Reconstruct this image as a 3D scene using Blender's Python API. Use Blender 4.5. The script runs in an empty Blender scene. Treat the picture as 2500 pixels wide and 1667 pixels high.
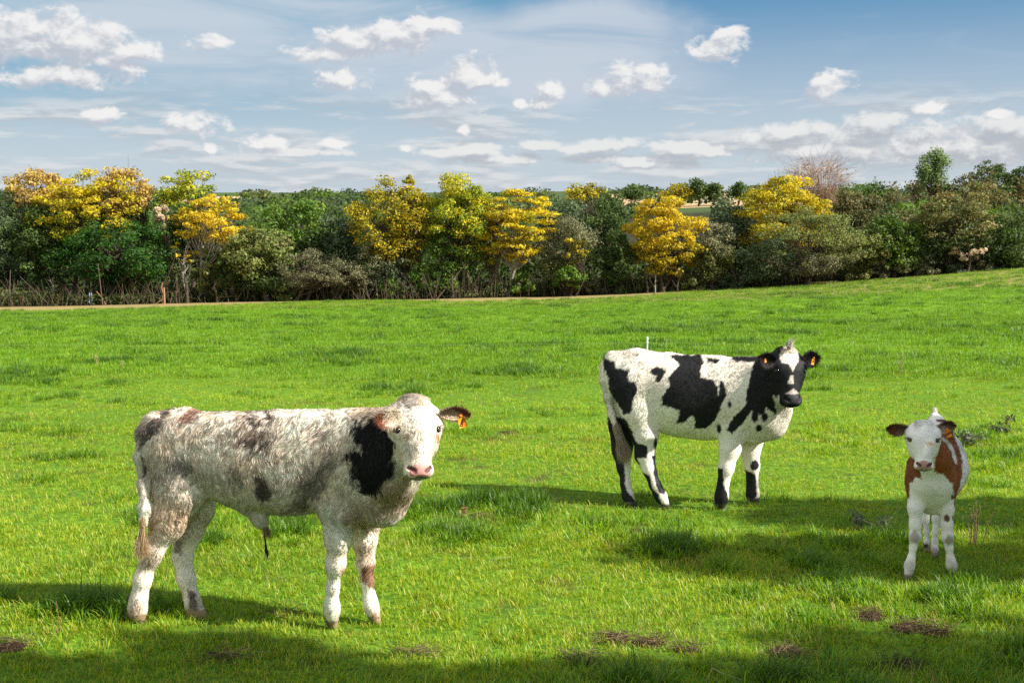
import bpy, math, random
import numpy as np
from mathutils import Vector, Matrix

random.seed(7)
RNG = np.random.default_rng(7)
SC = bpy.context.scene
R = math.radians

# ------------------------------------------------------------------ camera
EYE = 1.65
FPX = 2778.0                      # focal length in photograph pixels (2500 wide)
PITCH = math.atan(363.5 / FPX)
cam_data = bpy.data.cameras.new('camera')
cam = bpy.data.objects.new('camera', cam_data)
SC.collection.objects.link(cam)
cam.location = (0, 0, EYE)
cam.rotation_euler = (R(90) - PITCH, 0, 0)
cam_data.sensor_width = 36.0
cam_data.lens = 36.0 * FPX / 2500.0
cam_data.clip_start = 0.05
cam_data.clip_end = 6000
SC.camera = cam

SC.render.engine = 'CYCLES'
SC.cycles.max_bounces = 9
SC.cycles.diffuse_bounces = 8
SC.cycles.glossy_bounces = 2
SC.cycles.transmission_bounces = 4
SC.cycles.transparent_max_bounces = 6
SC.cycles.use_adaptive_sampling = True
SC.cycles.adaptive_threshold = 0.01
SC.cycles.use_denoising = False
SC.cycles.caustics_reflective = False
SC.cycles.caustics_refractive = False
SC.view_settings.view_transform = 'Standard'
SC.view_settings.look = 'None'
SC.view_settings.exposure = EXPOSURE = 1.0
SC.view_settings.gamma = 1.0

# ------------------------------------------------------------------ sun
SUN_EL = R(38.0)
SUN_TO_CAM = R(18.0)              # how far the sun stands on the camera's side of +X
SUN = Vector((math.cos(SUN_EL) * math.cos(SUN_TO_CAM), -math.cos(SUN_EL) * math.sin(SUN_TO_CAM), math.sin(SUN_EL)))
sun_data = bpy.data.lights.new('sun', 'SUN')
sun_data.energy = 5.0
sun_data.angle = R(0.6)
sun_data.color = (1.0, 0.955, 0.87)
sun_ob = bpy.data.objects.new('sun', sun_data)
sun_ob.rotation_euler = SUN.to_track_quat('Z', 'Y').to_euler()
sun_ob.location = (30, -10, 30)
SC.collection.objects.link(sun_ob)

# ------------------------------------------------------------------ photograph pixel -> world
CP, SP = math.cos(PITCH), math.sin(PITCH)
def px_dir(px, py):
    px = np.asarray(px, float); py = np.asarray(py, float)
    r = px - 1250.0; u = 833.5 - py
    return np.stack([r, FPX * CP + u * SP, -FPX * SP + u * CP], -1)
def at(px, py, Y):
    """world point seen at photograph pixel (px,py), at forward distance Y"""
    d = px_dir(px, py)
    t = np.asarray(Y, float) / d[..., 1]
    return np.array([0, 0, EYE]) + d * t[..., None]
def to_px(P):
    x = P[..., 0]; y = P[..., 1]; z = P[..., 2] - EYE
    f = y * CP - z * SP; u = y * SP + z * CP
    return 1250 + FPX * x / f, 833.5 - FPX * u / f

# ------------------------------------------------------------------ sky
def make_world():
    w = bpy.data.worlds.new('World'); SC.world = w; w.use_nodes = True
    nt = w.node_tree; N = nt.nodes; L = nt.links
    for n in list(N): N.remove(n)
    out = N.new('ShaderNodeOutputWorld'); bg = N.new('ShaderNodeBackground')
    L.new(bg.outputs[0], out.inputs[0])
    sky = N.new('ShaderNodeTexSky'); sky.sky_type = 'NISHITA'; sky.sun_disc = False
    sky.sun_elevation = SUN_EL; sky.sun_rotation = math.atan2(SUN.x, SUN.y)
    sky.air_density = 1.0; sky.dust_density = 0.6; sky.ozone_density = 2.0
    S = 0.1
    bg.inputs[1].default_value = S

    def math_(tree, op, a, b=None, c=None, clamp=False):
        n = tree.nodes.new('ShaderNodeMath'); n.operation = op; n.use_clamp = clamp
        for i, v in enumerate((a, b, c)):
            if v is None: continue
            if isinstance(v, (int, float)): n.inputs[i].default_value = v
            else: tree.links.new(v, n.inputs[i])
        return n.outputs[0]
    def vmath(tree, op, a, b=None, c=None, out=0):
        n = tree.nodes.new('ShaderNodeVectorMath'); n.operation = op
        for i, v in enumerate((a, b, c)):
            if v is None: continue
            if isinstance(v, (tuple, list)): n.inputs[i].default_value = v
            else: tree.links.new(v, n.inputs[i])
        return n.outputs[out]
    def noise(tree, vec, scale, detail, rough=0.55, dim='3D', dist=0.0):
        n = tree.nodes.new('ShaderNodeTexNoise'); n.noise_dimensions = dim
        n.inputs['Scale'].default_value = scale; n.inputs['Detail'].default_value = detail
        n.inputs['Roughness'].default_value = rough; n.inputs['Distortion'].default_value = dist
        tree.links.new(vec, n.inputs['Vector'])
        return n.outputs['Fac']
    def ramp(tree, v, a, b, o0=0.0, o1=1.0, smooth=True):
        n = tree.nodes.new('ShaderNodeMapRange'); n.interpolation_type = 'SMOOTHSTEP' if smooth else 'LINEAR'
        tree.links.new(v, n.inputs['Value'])
        n.inputs['From Min'].default_value = a; n.inputs['From Max'].default_value = b
        n.inputs['To Min'].default_value = o0; n.inputs['To Max'].default_value = o1
        return n.outputs[0]
    def mixc(tree, f, a, b):
        n = tree.nodes.new('ShaderNodeMix'); n.data_type = 'RGBA'
        if isinstance(f, (int, float)): n.inputs[0].default_value = f
        else: tree.links.new(f, n.inputs[0])
        for i, v in ((6, a), (7, b)):
            if isinstance(v, (tuple, list)): n.inputs[i].default_value = (*v, 1)
            else: tree.links.new(v, n.inputs[i])
        return n.outputs[2]

    def azel(vx, vy):
        d = px_dir(vx * 1.0629, vy * 1.0629); d = d / np.linalg.norm(d)
        return math.degrees(math.atan2(d[0], d[1])), math.degrees(math.asin(d[2]))
    K = 1.0629 / FPX * 57.3          # degrees per view unit
    def blob_group(name, blobs, wob, wscale, wdetail, grow=1.0):
        """min over ellipses of the scaled distance, minus noise; < 1 is inside a cloud"""
        g = bpy.data.node_groups.new(name, 'ShaderNodeTree')
        g.interface.new_socket('UV', in_out='INPUT', socket_type='NodeSocketVector')
        g.interface.new_socket('Field', in_out='OUTPUT', socket_type='NodeSocketFloat')
        gi = g.nodes.new('NodeGroupInput'); go = g.nodes.new('NodeGroupOutput')
        uv = gi.outputs[0]; prev = None
        for (bx, by, rx, ry) in blobs:
            az, el = azel(bx, by)
            sx, sy = 1 / (rx * K * grow), 1 / (ry * K * grow)
            v = vmath(g, 'MULTIPLY_ADD', uv, (sx, sy, 0), (-az * sx, -el * sy, 0))
            ln = vmath(g, 'LENGTH', v, out=1)
            if prev is None: prev = ln
            else:
                n = g.nodes.new('ShaderNodeMath'); n.operation = 'SMOOTH_MIN'
                g.links.new(prev, n.inputs[0]); g.links.new(ln, n.inputs[1]); n.inputs[2].default_value = 0.25
                prev = n.outputs[0]
        st = vmath(g, 'MULTIPLY', uv, (1.0, 1.5, 1.0))
        nz = noise(g, st, wscale, wdetail, 0.62, '2D', 0.25)
        prev = math_(g, 'MULTIPLY_ADD', math_(g, 'SUBTRACT', nz, 0.5), wob, prev)
        g.links.new(prev, go.inputs[0])
        return g
    def use(g, vec):
        n = N.new('ShaderNodeGroup'); n.node_tree = g; L.new(vec, n.inputs[0]); return n.outputs[0]

    tc = N.new('ShaderNodeTexCoord'); D = tc.outputs['Generated']
    sep = N.new('ShaderNodeSeparateXYZ'); L.new(D, sep.inputs[0])
    az = math_(nt, 'MULTIPLY', math_(nt, 'ARCTAN2', sep.outputs[0], sep.outputs[1]), 57.2958)
    el = math_(nt, 'MULTIPLY', math_(nt, 'ARCSINE', sep.outputs[2]), 57.2958)
    cb = N.new('ShaderNodeCombineXYZ'); L.new(az, cb.inputs[0]); L.new(el, cb.inputs[1])
    UV = cb.outputs[0]

    cumulus = [(40,85,90,42),(130,95,95,44),(215,95,65,34),(290,120,60,22),(240,140,70,24),(150,172,95,22),(90,182,60,18),
        (850,100,105,26),(905,80,55,28),(965,62,38,26),(750,122,60,16),(800,95,40,20),
        (790,186,48,24),(1010,222,78,28),(1072,180,42,34),(985,235,50,22),(1000,205,50,22),
        (1640,118,48,24),(1672,92,34,22),(1610,125,25,12),(1462,182,58,28),(1440,170,36,20),(1490,195,30,20),(1380,205,30,18),
        (1255,212,30,18),(1247,235,22,18),(1194,240,14,10),(1902,188,40,20),(1888,208,28,20),
        (2133,252,27,13),(2290,266,24,10),(228,266,38,15),(452,288,46,20),(440,275,26,14),(600,334,50,14),(625,326,26,10),
        (1063,299,12,10),(770,330,26,10),(935,342,18,7),(482,344,12,10),(480,105,40,14),(1000,60,50,16),(1120,190,36,16)]
    bank = [(1740,318,50,14),(1820,306,60,20),(1890,300,50,18),(2010,282,60,20),(1960,308,90,20),(2150,302,100,22),(2290,292,60,26),
        (2350,300,60,30),(2200,340,190,34),(1900,345,160,26),(1070,350,80,14),(1000,352,50,10),(1240,334,42,10),(1400,334,80,14),(1330,345,40,12),
        (1565,336,60,14),(1590,350,90,16),(1420,366,130,12),(1650,352,50,9),(1500,378,120,10),(1150,365,110,10),(700,350,90,8),(1120,338,50,8)]
    gc = blob_group('cumulus_field', cumulus, 2.6, 0.75, 9, 1.30)
    gb = blob_group('cloud_bank_field', bank, 2.4, 0.8, 8, 1.12)
    off = (0.30, 0.42, 0)
    fc = use(gc, UV); fc2 = use(gc, vmath(nt, 'ADD', UV, off))
    fb = use(gb, UV); fb2 = use(gb, vmath(nt, 'ADD', UV, (0.2, 0.5, 0)))

    # planar layer coordinates: clouds shrink towards the horizon
    zz = math_(nt, 'ADD', math_(nt, 'MAXIMUM', sep.outputs[2], 0.0), 0.035)
    pl = N.new('ShaderNodeCombineXYZ')
    L.new(math_(nt, 'DIVIDE', sep.outputs[0], zz), pl.inputs[0]); L.new(math_(nt, 'DIVIDE', sep.outputs[1], zz), pl.inputs[1])
    PL = pl.outputs[0]

    col = mixc(nt, 1.0, sky.outputs[0], sky.outputs[0])
    # the air over the horizon: pale grey-blue
    V = 1 / S / 2 ** EXPOSURE
    tint = N.new('ShaderNodeMix'); tint.data_type = 'RGBA'; tint.blend_type = 'MULTIPLY'; tint.inputs[0].default_value = 1.0
    L.new(sky.outputs[0], tint.inputs[6]); tint.inputs[7].default_value = SKY_TINT
    air = mixc(nt, ramp(nt, el, 1.0, 12.5), tuple(c * V for c in (0.54, 0.62, 0.70)), tuple(c * V for c in (0.025, 0.22, 0.46)))
    air = mixc(nt, math_(nt, 'MULTIPLY', ramp(nt, az, 12.0, -20.0), ramp(nt, el, 1.0, 10.0)), air, tuple(c * V for c in (0.20, 0.43, 0.58)))
    col = mixc(nt, 0.93, tint.outputs[2], air)
    # cirrus veil
    veil_g = blob_group('veil_field', [(300,60,420,60),(800,110,560,95),(1150,150,400,85),(1350,90,240,80),(620,30,460,34)], 0.9, 0.16, 4)
    fv = use(veil_g, UV)
    st = N.new('ShaderNodeMapping'); st.inputs['Rotation'].default_value = (0, 0, R(9)); st.inputs['Scale'].default_value = (0.10, 0.55, 1)
    L.new(UV, st.inputs[0])
    wisp = noise(nt, st.outputs[0], 0.9, 6, 0.6, '2D', 0.6)
    vfac = math_(nt, 'MULTIPLY', ramp(nt, fv, 1.45, 0.65), ramp(nt, wisp, 0.2, 0.62, 0.40, 1.0))
    col = mixc(nt, math_(nt, 'MULTIPLY', vfac, 0.85), col, tuple(c * V for c in (0.60, 0.66, 0.74)))
    st2 = N.new('ShaderNodeMapping'); st2.inputs['Rotation'].default_value = (0, 0, R(-6)); st2.inputs['Scale'].default_value = (0.05, 0.4, 1)
    st2.inputs['Location'].default_value = (3.1, 1.7, 0); L.new(UV, st2.inputs[0])
    w2 = noise(nt, st2.outputs[0], 1.6, 6, 0.62, '2D', 0.8)
    col = mixc(nt, math_(nt, 'MULTIPLY', ramp(nt, w2, 0.52, 0.90), 0.20), col, tuple(c * V for c in (0.62, 0.70, 0.80)))
    # the rest of the sky, overhead and behind: unseen veil and broken cloud, brightened to fill the shade
    ov = N.new('ShaderNodeMapping'); ov.inputs['Scale'].default_value = (0.5, 0.8, 1); L.new(PL, ov.inputs[0])
    on = noise(nt, ov.outputs[0], 1.1, 5, 0.6, '2D', 0.3)
    front = math_(nt, 'MULTIPLY', ramp(nt, el, 24.0, 17.0), ramp(nt, sep.outputs[1], 0.35, 0.75))
    osel = math_(nt, 'SUBTRACT', 1.0, front)
    col = mixc(nt, math_(nt, 'MULTIPLY', osel, ramp(nt, on, 0.34, 0.62, 0.25, 0.85)), col, tuple(c * V for c in (1.02, 1.00, 0.96)))
    # low grey streaks of far stratocumulus
    pn = N.new('ShaderNodeMapping'); pn.inputs['Scale'].default_value = (0.16, 0.95, 1); L.new(UV, pn.inputs[0])
    far = noise(nt, pn.outputs[0], 0.8, 6, 0.62, '2D', 0.15)
    farm = math_(nt, 'MULTIPLY', ramp(nt, el, 5.6, 3.2), ramp(nt, far, 0.40, 0.62))
    pn2 = vmath(nt, 'ADD', pn.outputs[0], (0.02, 0.25, 0))
    far2 = noise(nt, pn2, 0.8, 6, 0.62, '2D', 0.15)
    flit = ramp(nt, math_(nt, 'SUBTRACT', far, far2), -0.08, 0.10)
    fcol = mixc(nt, flit, tuple(c * V for c in (0.50, 0.54, 0.59)), tuple(c * V for c in (0.76, 0.77, 0.78)))
    col = mixc(nt, math_(nt, 'MULTIPLY', farm, 0.75), col, fcol)
    # cloud bank on the right, over the horizon
    blit = ramp(nt, math_(nt, 'SUBTRACT', fb2, fb), -0.45, 0.9)
    bcol = mixc(nt, blit, tuple(c * V for c in (0.47, 0.50, 0.55)), tuple(c * V for c in (0.84, 0.84, 0.83)))
    col = mixc(nt, math_(nt, 'MULTIPLY', ramp(nt, fb, 1.30, 0.55), 0.88), col, bcol)
    # fair-weather cumulus
    clit = ramp(nt, math_(nt, 'SUBTRACT', fc2, fc), -0.45, 0.75)
    ccol = mixc(nt, clit, tuple(c * V for c in (0.52, 0.56, 0.63)), tuple(c * V for c in (0.90, 0.89, 0.88)))
    col = mixc(nt, math_(nt, 'MULTIPLY', ramp(nt, fc, 1.22, 0.50), 0.96), col, ccol)
    # below the horizon: dull ground colour
    col = mixc(nt, ramp(nt, el, -0.4, -2.0), col, tuple(c * V for c in (0.10, 0.14, 0.06)))
    L.new(col, bg.inputs[0])
    w.cycles.sampling_method = 'MANUAL'; w.cycles.sample_map_resolution = 512
SKY_TINT = (0.50, 0.76, 0.84, 1)
make_world()

# ------------------------------------------------------------------ small helpers
def hash3(ix, iy, iz, seed=0):
    h = (ix.astype(np.int64) * 374761393 + iy.astype(np.int64) * 668265263 + iz.astype(np.int64) * 2147483647 + seed * 1274126177) & 0xffffffff
    h = ((h ^ (h >> 13)) * 1274126177) & 0xffffffff
    h = h ^ (h >> 16)
    return (h & 0xffffff) / float(0xffffff)
def vnoise(P, scale, seed=0):
    """value noise in [-1,1] for points P (n,3)"""
    Q = P * scale; I = np.floor(Q).astype(np.int64); F = Q - I; F = F * F * (3 - 2 * F)
    r = 0
    for dx in (0, 1):
        for dy in (0, 1):
            for dz in (0, 1):
                wgt = (F[:, 0] if dx else 1 - F[:, 0]) * (F[:, 1] if dy else 1 - F[:, 1]) * (F[:, 2] if dz else 1 - F[:, 2])
                r = r + wgt * hash3(I[:, 0] + dx, I[:, 1] + dy, I[:, 2] + dz, seed)
    return r * 2 - 1
def fnoise(P, scale, seed=0, octs=3):
    r = 0; a = 1; t = 0
    for o in range(octs):
        r = r + a * vnoise(P, scale * 2 ** o, seed + o * 17); t += a; a *= 0.5
    return r / t
def noise2(x, y, scale, seed=0, octs=3):
    x = np.asarray(x, float); y = np.asarray(y, float); sh = np.broadcast(x, y).shape
    x, y = np.broadcast_to(x, sh).ravel(), np.broadcast_to(y, sh).ravel()
    return fnoise(np.stack([x, y, np.zeros_like(x) + seed * 3.7], -1), scale, seed, octs).reshape(sh)
def sstep(a, b, v):
    t = np.clip((v - a) / (b - a), 0, 1); return t * t * (3 - 2 * t)
def unit(v):
    return v / np.maximum(np.linalg.norm(v, axis=-1, keepdims=True), 1e-9)

def link(o, parent=None):
    SC.collection.objects.link(o)
    if parent is not None: o.parent = parent
    return o
def tag(o, label=None, cat=None, group=None, kind=None):
    if label: o['label'] = label
    if cat: o['category'] = cat
    if group: o['group'] = group
    if kind: o['kind'] = kind
    return o
def empty(name, loc, label, cat, group=None):
    o = bpy.data.objects.new(name, None); o.location = loc; link(o)
    o.empty_display_size = 0.1
    return tag(o, label, cat, group)
def mesh_obj(name, V, F, mat=None, parent=None, smooth=False, colors=None, base=None, link_it=True):
    """V (n,3) world coordinates, F list of equal-length faces (m,k) or list of arrays"""
    V = np.asarray(V, np.float32)
    if base is not None: V = V - np.asarray(base, np.float32)
    me = bpy.data.meshes.new(name)
    Fs = F if isinstance(F, list) else [F]
    Fs = [np.asarray(f, np.int32) for f in Fs if len(f)]
    nl = sum(f.size for f in Fs); nf = sum(len(f) for f in Fs)
    me.vertices.add(len(V)); me.vertices.foreach_set('co', V.ravel())
    me.loops.add(nl); me.polygons.add(nf)
    me.loops.foreach_set('vertex_index', np.concatenate([f.ravel() for f in Fs]))
    tot = np.concatenate([np.full(len(f), f.shape[1], np.int32) for f in Fs])
    st = np.concatenate([[0], np.cumsum(tot)[:-1]]).astype(np.int32)
    me.polygons.foreach_set('loop_start', st)
    if smooth: me.polygons.foreach_set('use_smooth', np.ones(nf, bool))
    me.update(calc_edges=True)
    if colors is not None:
        c = np.ones((len(V), 4), np.float32); c[:, :3] = colors
        a = me.color_attributes.new('col', 'FLOAT_COLOR', 'POINT'); a.data.foreach_set('color', c.ravel())
    if mat: me.materials.append(mat)
    o = bpy.data.objects.new(name, me)
    if link_it: link(o, parent)
    return o

def new_mat(name):
    m = bpy.data.materials.new(name); m.use_nodes = True
    nt = m.node_tree; b = nt.nodes['Principled BSDF']
    return m, nt, b
def nd(nt, kind, **kw):
    n = nt.nodes.new(kind)
    for k, v in kw.items(): setattr(n, k, v)
    return n
def mat_flat(name, col, rough=0.6, spec=0.3, noise=0.0, nscale=20, bump=0.0, metallic=0.0, coat=0.0):
    m, nt, b = new_mat(name)
    b.inputs['Base Color'].default_value = (*col, 1); b.inputs['Roughness'].default_value = rough
    b.inputs['Specular IOR Level'].default_value = spec; b.inputs['Metallic'].default_value = metallic
    b.inputs['Coat Weight'].default_value = coat
    if noise or bump:
        tcn = nd(nt, 'ShaderNodeTexCoord'); nz = nd(nt, 'ShaderNodeTexNoise')
        nz.inputs['Scale'].default_value = nscale; nz.inputs['Detail'].default_value = 5
        nt.links.new(tcn.outputs['Object'], nz.inputs['Vector'])
        if noise:
            mp = nd(nt, 'ShaderNodeMapRange'); nt.links.new(nz.outputs['Fac'], mp.inputs[0])
            mp.inputs[1].default_value = 0.25; mp.inputs[2].default_value = 0.75
            mp.inputs[3].default_value = 1 - noise; mp.inputs[4].default_value = 1 + noise
            mx = nd(nt, 'ShaderNodeVectorMath', operation='SCALE'); mx.inputs[0].default_value = col
            nt.links.new(mp.outputs[0], mx.inputs['Scale']); nt.links.new(mx.outputs[0], b.inputs['Base Color'])
        if bump:
            bp = nd(nt, 'ShaderNodeBump'); bp.inputs['Strength'].default_value = 1.0; bp.inputs['Distance'].default_value = bump
            nt.links.new(nz.outputs['Fac'], bp.inputs['Height']); nt.links.new(bp.outputs[0], b.inputs['Normal'])
    return m
def mat_leaf(name, translucent=0.35, rough=0.55, hue_attr='col', tint_inst=False, spec=0.25, boost=1.0):
    """leaf colour comes from the mesh's own colour attribute"""
    m, nt, b = new_mat(name); L = nt.links
    at_ = nd(nt, 'ShaderNodeAttribute', attribute_name=hue_attr)
    colr = at_.outputs['Color']
    if tint_inst:
        ti = nd(nt, 'ShaderNodeAttribute', attribute_name='tint', attribute_type='INSTANCER')
        mx = nd(nt, 'ShaderNodeMix', data_type='RGBA', blend_type='MULTIPLY'); mx.inputs[0].default_value = 1
        L.new(colr, mx.inputs[6]); L.new(ti.outputs['Color'], mx.inputs[7]); colr = mx.outputs[2]
    L.new(colr, b.inputs['Base Color']); b.inputs['Roughness'].default_value = rough
    b.inputs['Specular IOR Level'].default_value = spec
    tr = nd(nt, 'ShaderNodeBsdfTranslucent'); ms = nd(nt, 'ShaderNodeMixShader'); ms.inputs[0].default_value = translucent
    hs = nd(nt, 'ShaderNodeHueSaturation'); hs.inputs['Value'].default_value = 1.25 * boost; hs.inputs['Saturation'].default_value = 1.1
    L.new(colr, hs.inputs['Color']); L.new(hs.outputs[0], tr.inputs['Color'])
    L.new(b.outputs[0], ms.inputs[1]); L.new(tr.outputs[0], ms.inputs[2])
    L.new(ms.outputs[0], nt.nodes['Material Output'].inputs['Surface'])
    return m

def tubes(segs, sides=6):
    """segs: array (n,8) = a xyz, b xyz, ra, rb  -> open tapered tubes"""
    S = np.asarray(segs, float)
    if len(S) == 0: return np.zeros((0, 3)), np.zeros((0, 4), int)
    A = S[:, :3]; B = S[:, 3:6]; d = unit(B - A)
    ref = np.where(np.abs(d[:, 2:3]) > 0.9, np.array([[1., 0, 0]]), np.array([[0, 0, 1.]]))
    u = unit(np.cross(d, ref)); v = np.cross(d, u)
    an = np.arange(sides) * 2 * np.pi / sides
    ring = np.cos(an)[None, :, None] * u[:, None] + np.sin(an)[None, :, None] * v[:, None]
    VA = A[:, None] + ring * S[:, 6, None, None]; VB = B[:, None] + ring * S[:, 7, None, None]
    V = np.concatenate([VA, VB], 1).reshape(-1, 3)
    i = np.arange(sides); j = (i + 1) % sides
    q = np.stack([i, j, j + sides, i + sides], -1)
    F = (q[None] + (np.arange(len(S)) * 2 * sides)[:, None, None]).reshape(-1, 4)
    return V, F
# ------------------------------------------------------------------ ground
SLOPE = 0.0675
def ground_z(x, y):
    x = np.asarray(x, float); y = np.asarray(y, float)
    field = -SLOPE * y
    t = np.clip((x - 2.0) / 25.0, 0, 3)
    rise = 1.75 * sstep(14, 62, y) * t ** 1.25
    left = -0.28 * sstep(25, 62, y) * sstep(8, 30, -x)
    hump = 0.22 * sstep(30, 55, y) * np.exp(-((x - 3) / 9.0) ** 2)
    z = field + rise + left + hump
    # beyond the wood's edge the land drops to a valley and climbs again to the skyline
    over = np.clip(y - 62, 0, None)
    zv = np.interp(y, [62, 75, 110, 170, 250, 400, 700, 3000], [0, -0.6, -1.9, -1.6, 1.2, 4.3, 5.2, 5.4]) + (-SLOPE * 62)
    far = zv + 1.75 * np.clip(t, 0, 2.2) ** 1.25 * (1 + sstep(66, 100, y) * 0.9) * (1 - sstep(110, 260, y) * 0.8) + hump * (1 - sstep(62, 80, y))
    z = np.where(y > 62, far + left * (1 - sstep(62, 120, y)), z)
    near = 0.018 * np.sin(x * 2.3 + 0.7 * np.sin(y * 1.3)) * np.sin(y * 2.9 + x) + 0.03 * np.sin(x * 0.9 + 1) * np.sin(y * 0.8)
    return z + near * sstep(0, 3, y) * (1 - sstep(30, 50, y))

def edge_y(x):
    """where the mown field ends before the wood"""
    return 59.0 + 0.5 * np.sin(x * 0.35) - 2.0 * sstep(12, 28, -x) + 1.6 * sstep(4, 16, x)

ys = np.concatenate([np.linspace(-30, 2.5, 12), np.linspace(3, 16, 130), np.linspace(16.3, 66, 150), np.geomspace(67, 4000, 70)])
us = np.concatenate([-np.geomspace(0.02, 6, 70)[::-1], [0], np.geomspace(0.02, 6, 70)])
YY = np.repeat(ys[:, None], len(us), 1)
XX = us[None, :] * (np.abs(YY) * 0.75 + 8)
ZZ = ground_z(XX, YY)
nv, nu = YY.shape
ii = np.arange((nv - 1) * (nu - 1)); a0 = (ii // (nu - 1)) * nu + ii % (nu - 1)
GF = np.stack([a0, a0 + 1, a0 + nu + 1, a0 + nu], -1)

def ground_material():
    m, nt, b = new_mat('field_ground'); L = nt.links
    geo = nd(nt, 'ShaderNodeNewGeometry'); P = geo.outputs['Position']
    sp = nd(nt, 'ShaderNodeSeparateXYZ'); L.new(P, sp.inputs[0])
    def nz(scale, detail=4, vec=P, rough=0.55):
        n = nd(nt, 'ShaderNodeTexNoise'); n.inputs['Scale'].default_value = scale; n.inputs['Detail'].default_value = detail
        n.inputs['Roughness'].default_value = rough; L.new(vec, n.inputs['Vector']); return n.outputs['Fac']
    def mr(v, a, b_, o0=0, o1=1):
        n = nd(nt, 'ShaderNodeMapRange', interpolation_type='SMOOTHSTEP'); L.new(v, n.inputs[0])
        for i, q in zip((1, 2, 3, 4), (a, b_, o0, o1)): n.inputs[i].default_value = q
        return n.outputs[0]
    def mix(f, a, b_):
        n = nd(nt, 'ShaderNodeMix', data_type='RGBA')
        if isinstance(f, float): n.inputs[0].default_value = f
        else: L.new(f, n.inputs[0])
        for i, v in ((6, a), (7, b_)):
            if isinstance(v, tuple): n.inputs[i].default_value = (*v, 1)
            else: L.new(v, n.inputs[i])
        return n.outputs[2]
    def ma(op, a, b_):
        n = nd(nt, 'ShaderNodeMath', operation=op)
        for i, v in enumerate((a, b_)):
            if isinstance(v, (int, float)): n.inputs[i].default_value = v
            else: L.new(v, n.inputs[i])
        return n.outputs[0]
    soil = mix(mr(nz(6), .35, .65), (0.035, 0.022, 0.013), (0.085, 0.06, 0.03))
    thatch = mix(mr(nz(25, 3), .3, .7), (0.05, 0.12, 0.008), (0.13, 0.24, 0.015))
    near = mix(mr(nz(1.7), .52, .78), thatch, soil)
    fieldc = mix(mr(nz(0.35, 6), .35, .65), (0.085, 0.185, 0.010), (0.145, 0.26, 0.014))
    fieldc = mix(mr(nz(3.2, 5), .55, .75), fieldc, (0.05, 0.13, 0.012))
    c = mix(mr(sp.outputs[1], 9, 24), near, fieldc)
    # bare tan strip along the wood
    wav = ma('ADD', sp.outputs[1], ma('MULTIPLY', ma('SUBTRACT', nz(0.16, 4), 0.5), 5.0))
    strip = mr(wav, 46.0, 50.0)
    tan = mix(mr(nz(0.8, 6), .35, .65), (0.33, 0.22, 0.11), (0.24, 0.21, 0.07))
    c = mix(strip, c, tan)
    # woodland floor, then far farmland in strips
    floor = mix(mr(nz(0.7, 5), .4, .6), (0.025, 0.022, 0.010), (0.045, 0.05, 0.016))
    c = mix(mr(sp.outputs[1], 60.5, 62.5), c, floor)
    stub = mix(mr(nz(0.05, 4), .4, .6), (0.46, 0.30, 0.17), (0.50, 0.36, 0.20))
    fm = nd(nt, 'ShaderNodeMapping'); fm.inputs['Scale'].default_value = (0.010, 0.0042, 1); L.new(P, fm.inputs[0])
    def box(x0, x1, y0, y1):
        def m(v, lo, hi): return ma('MULTIPLY', mr(v, lo, lo + 1.5), mr(v, hi + 1.5, hi))
        return ma('MULTIPLY', m(sp.outputs[0], x0, x1), m(sp.outputs[1], y0, y1))
    plots = ma('MAXIMUM', box(27, 80, 255, 425), box(-108, -88, 330, 430))
    farc = mix(plots, (0.06, 0.09, 0.03), stub)
    c = mix(mr(sp.outputs[1], 215, 240), c, farc)
    L.new(c, b.inputs['Base Color']); b.inputs['Roughness'].default_value = 0.9; b.inputs['Specular IOR Level'].default_value = 0.1
    bp = nd(nt, 'ShaderNodeBump'); bp.inputs['Distance'].default_value = 0.03
    L.new(nz(18, 5), bp.inputs['Height']); L.new(bp.outputs[0], b.inputs['Normal'])
    return m
V = np.stack([XX, YY, ZZ], -1).reshape(-1, 3)
gr = mesh_obj('ground', V, GF, ground_material(), smooth=True)
gr['kind'] = 'structure'; gr['label'] = 'sloping green pasture running down to the wood and far fields'
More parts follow.
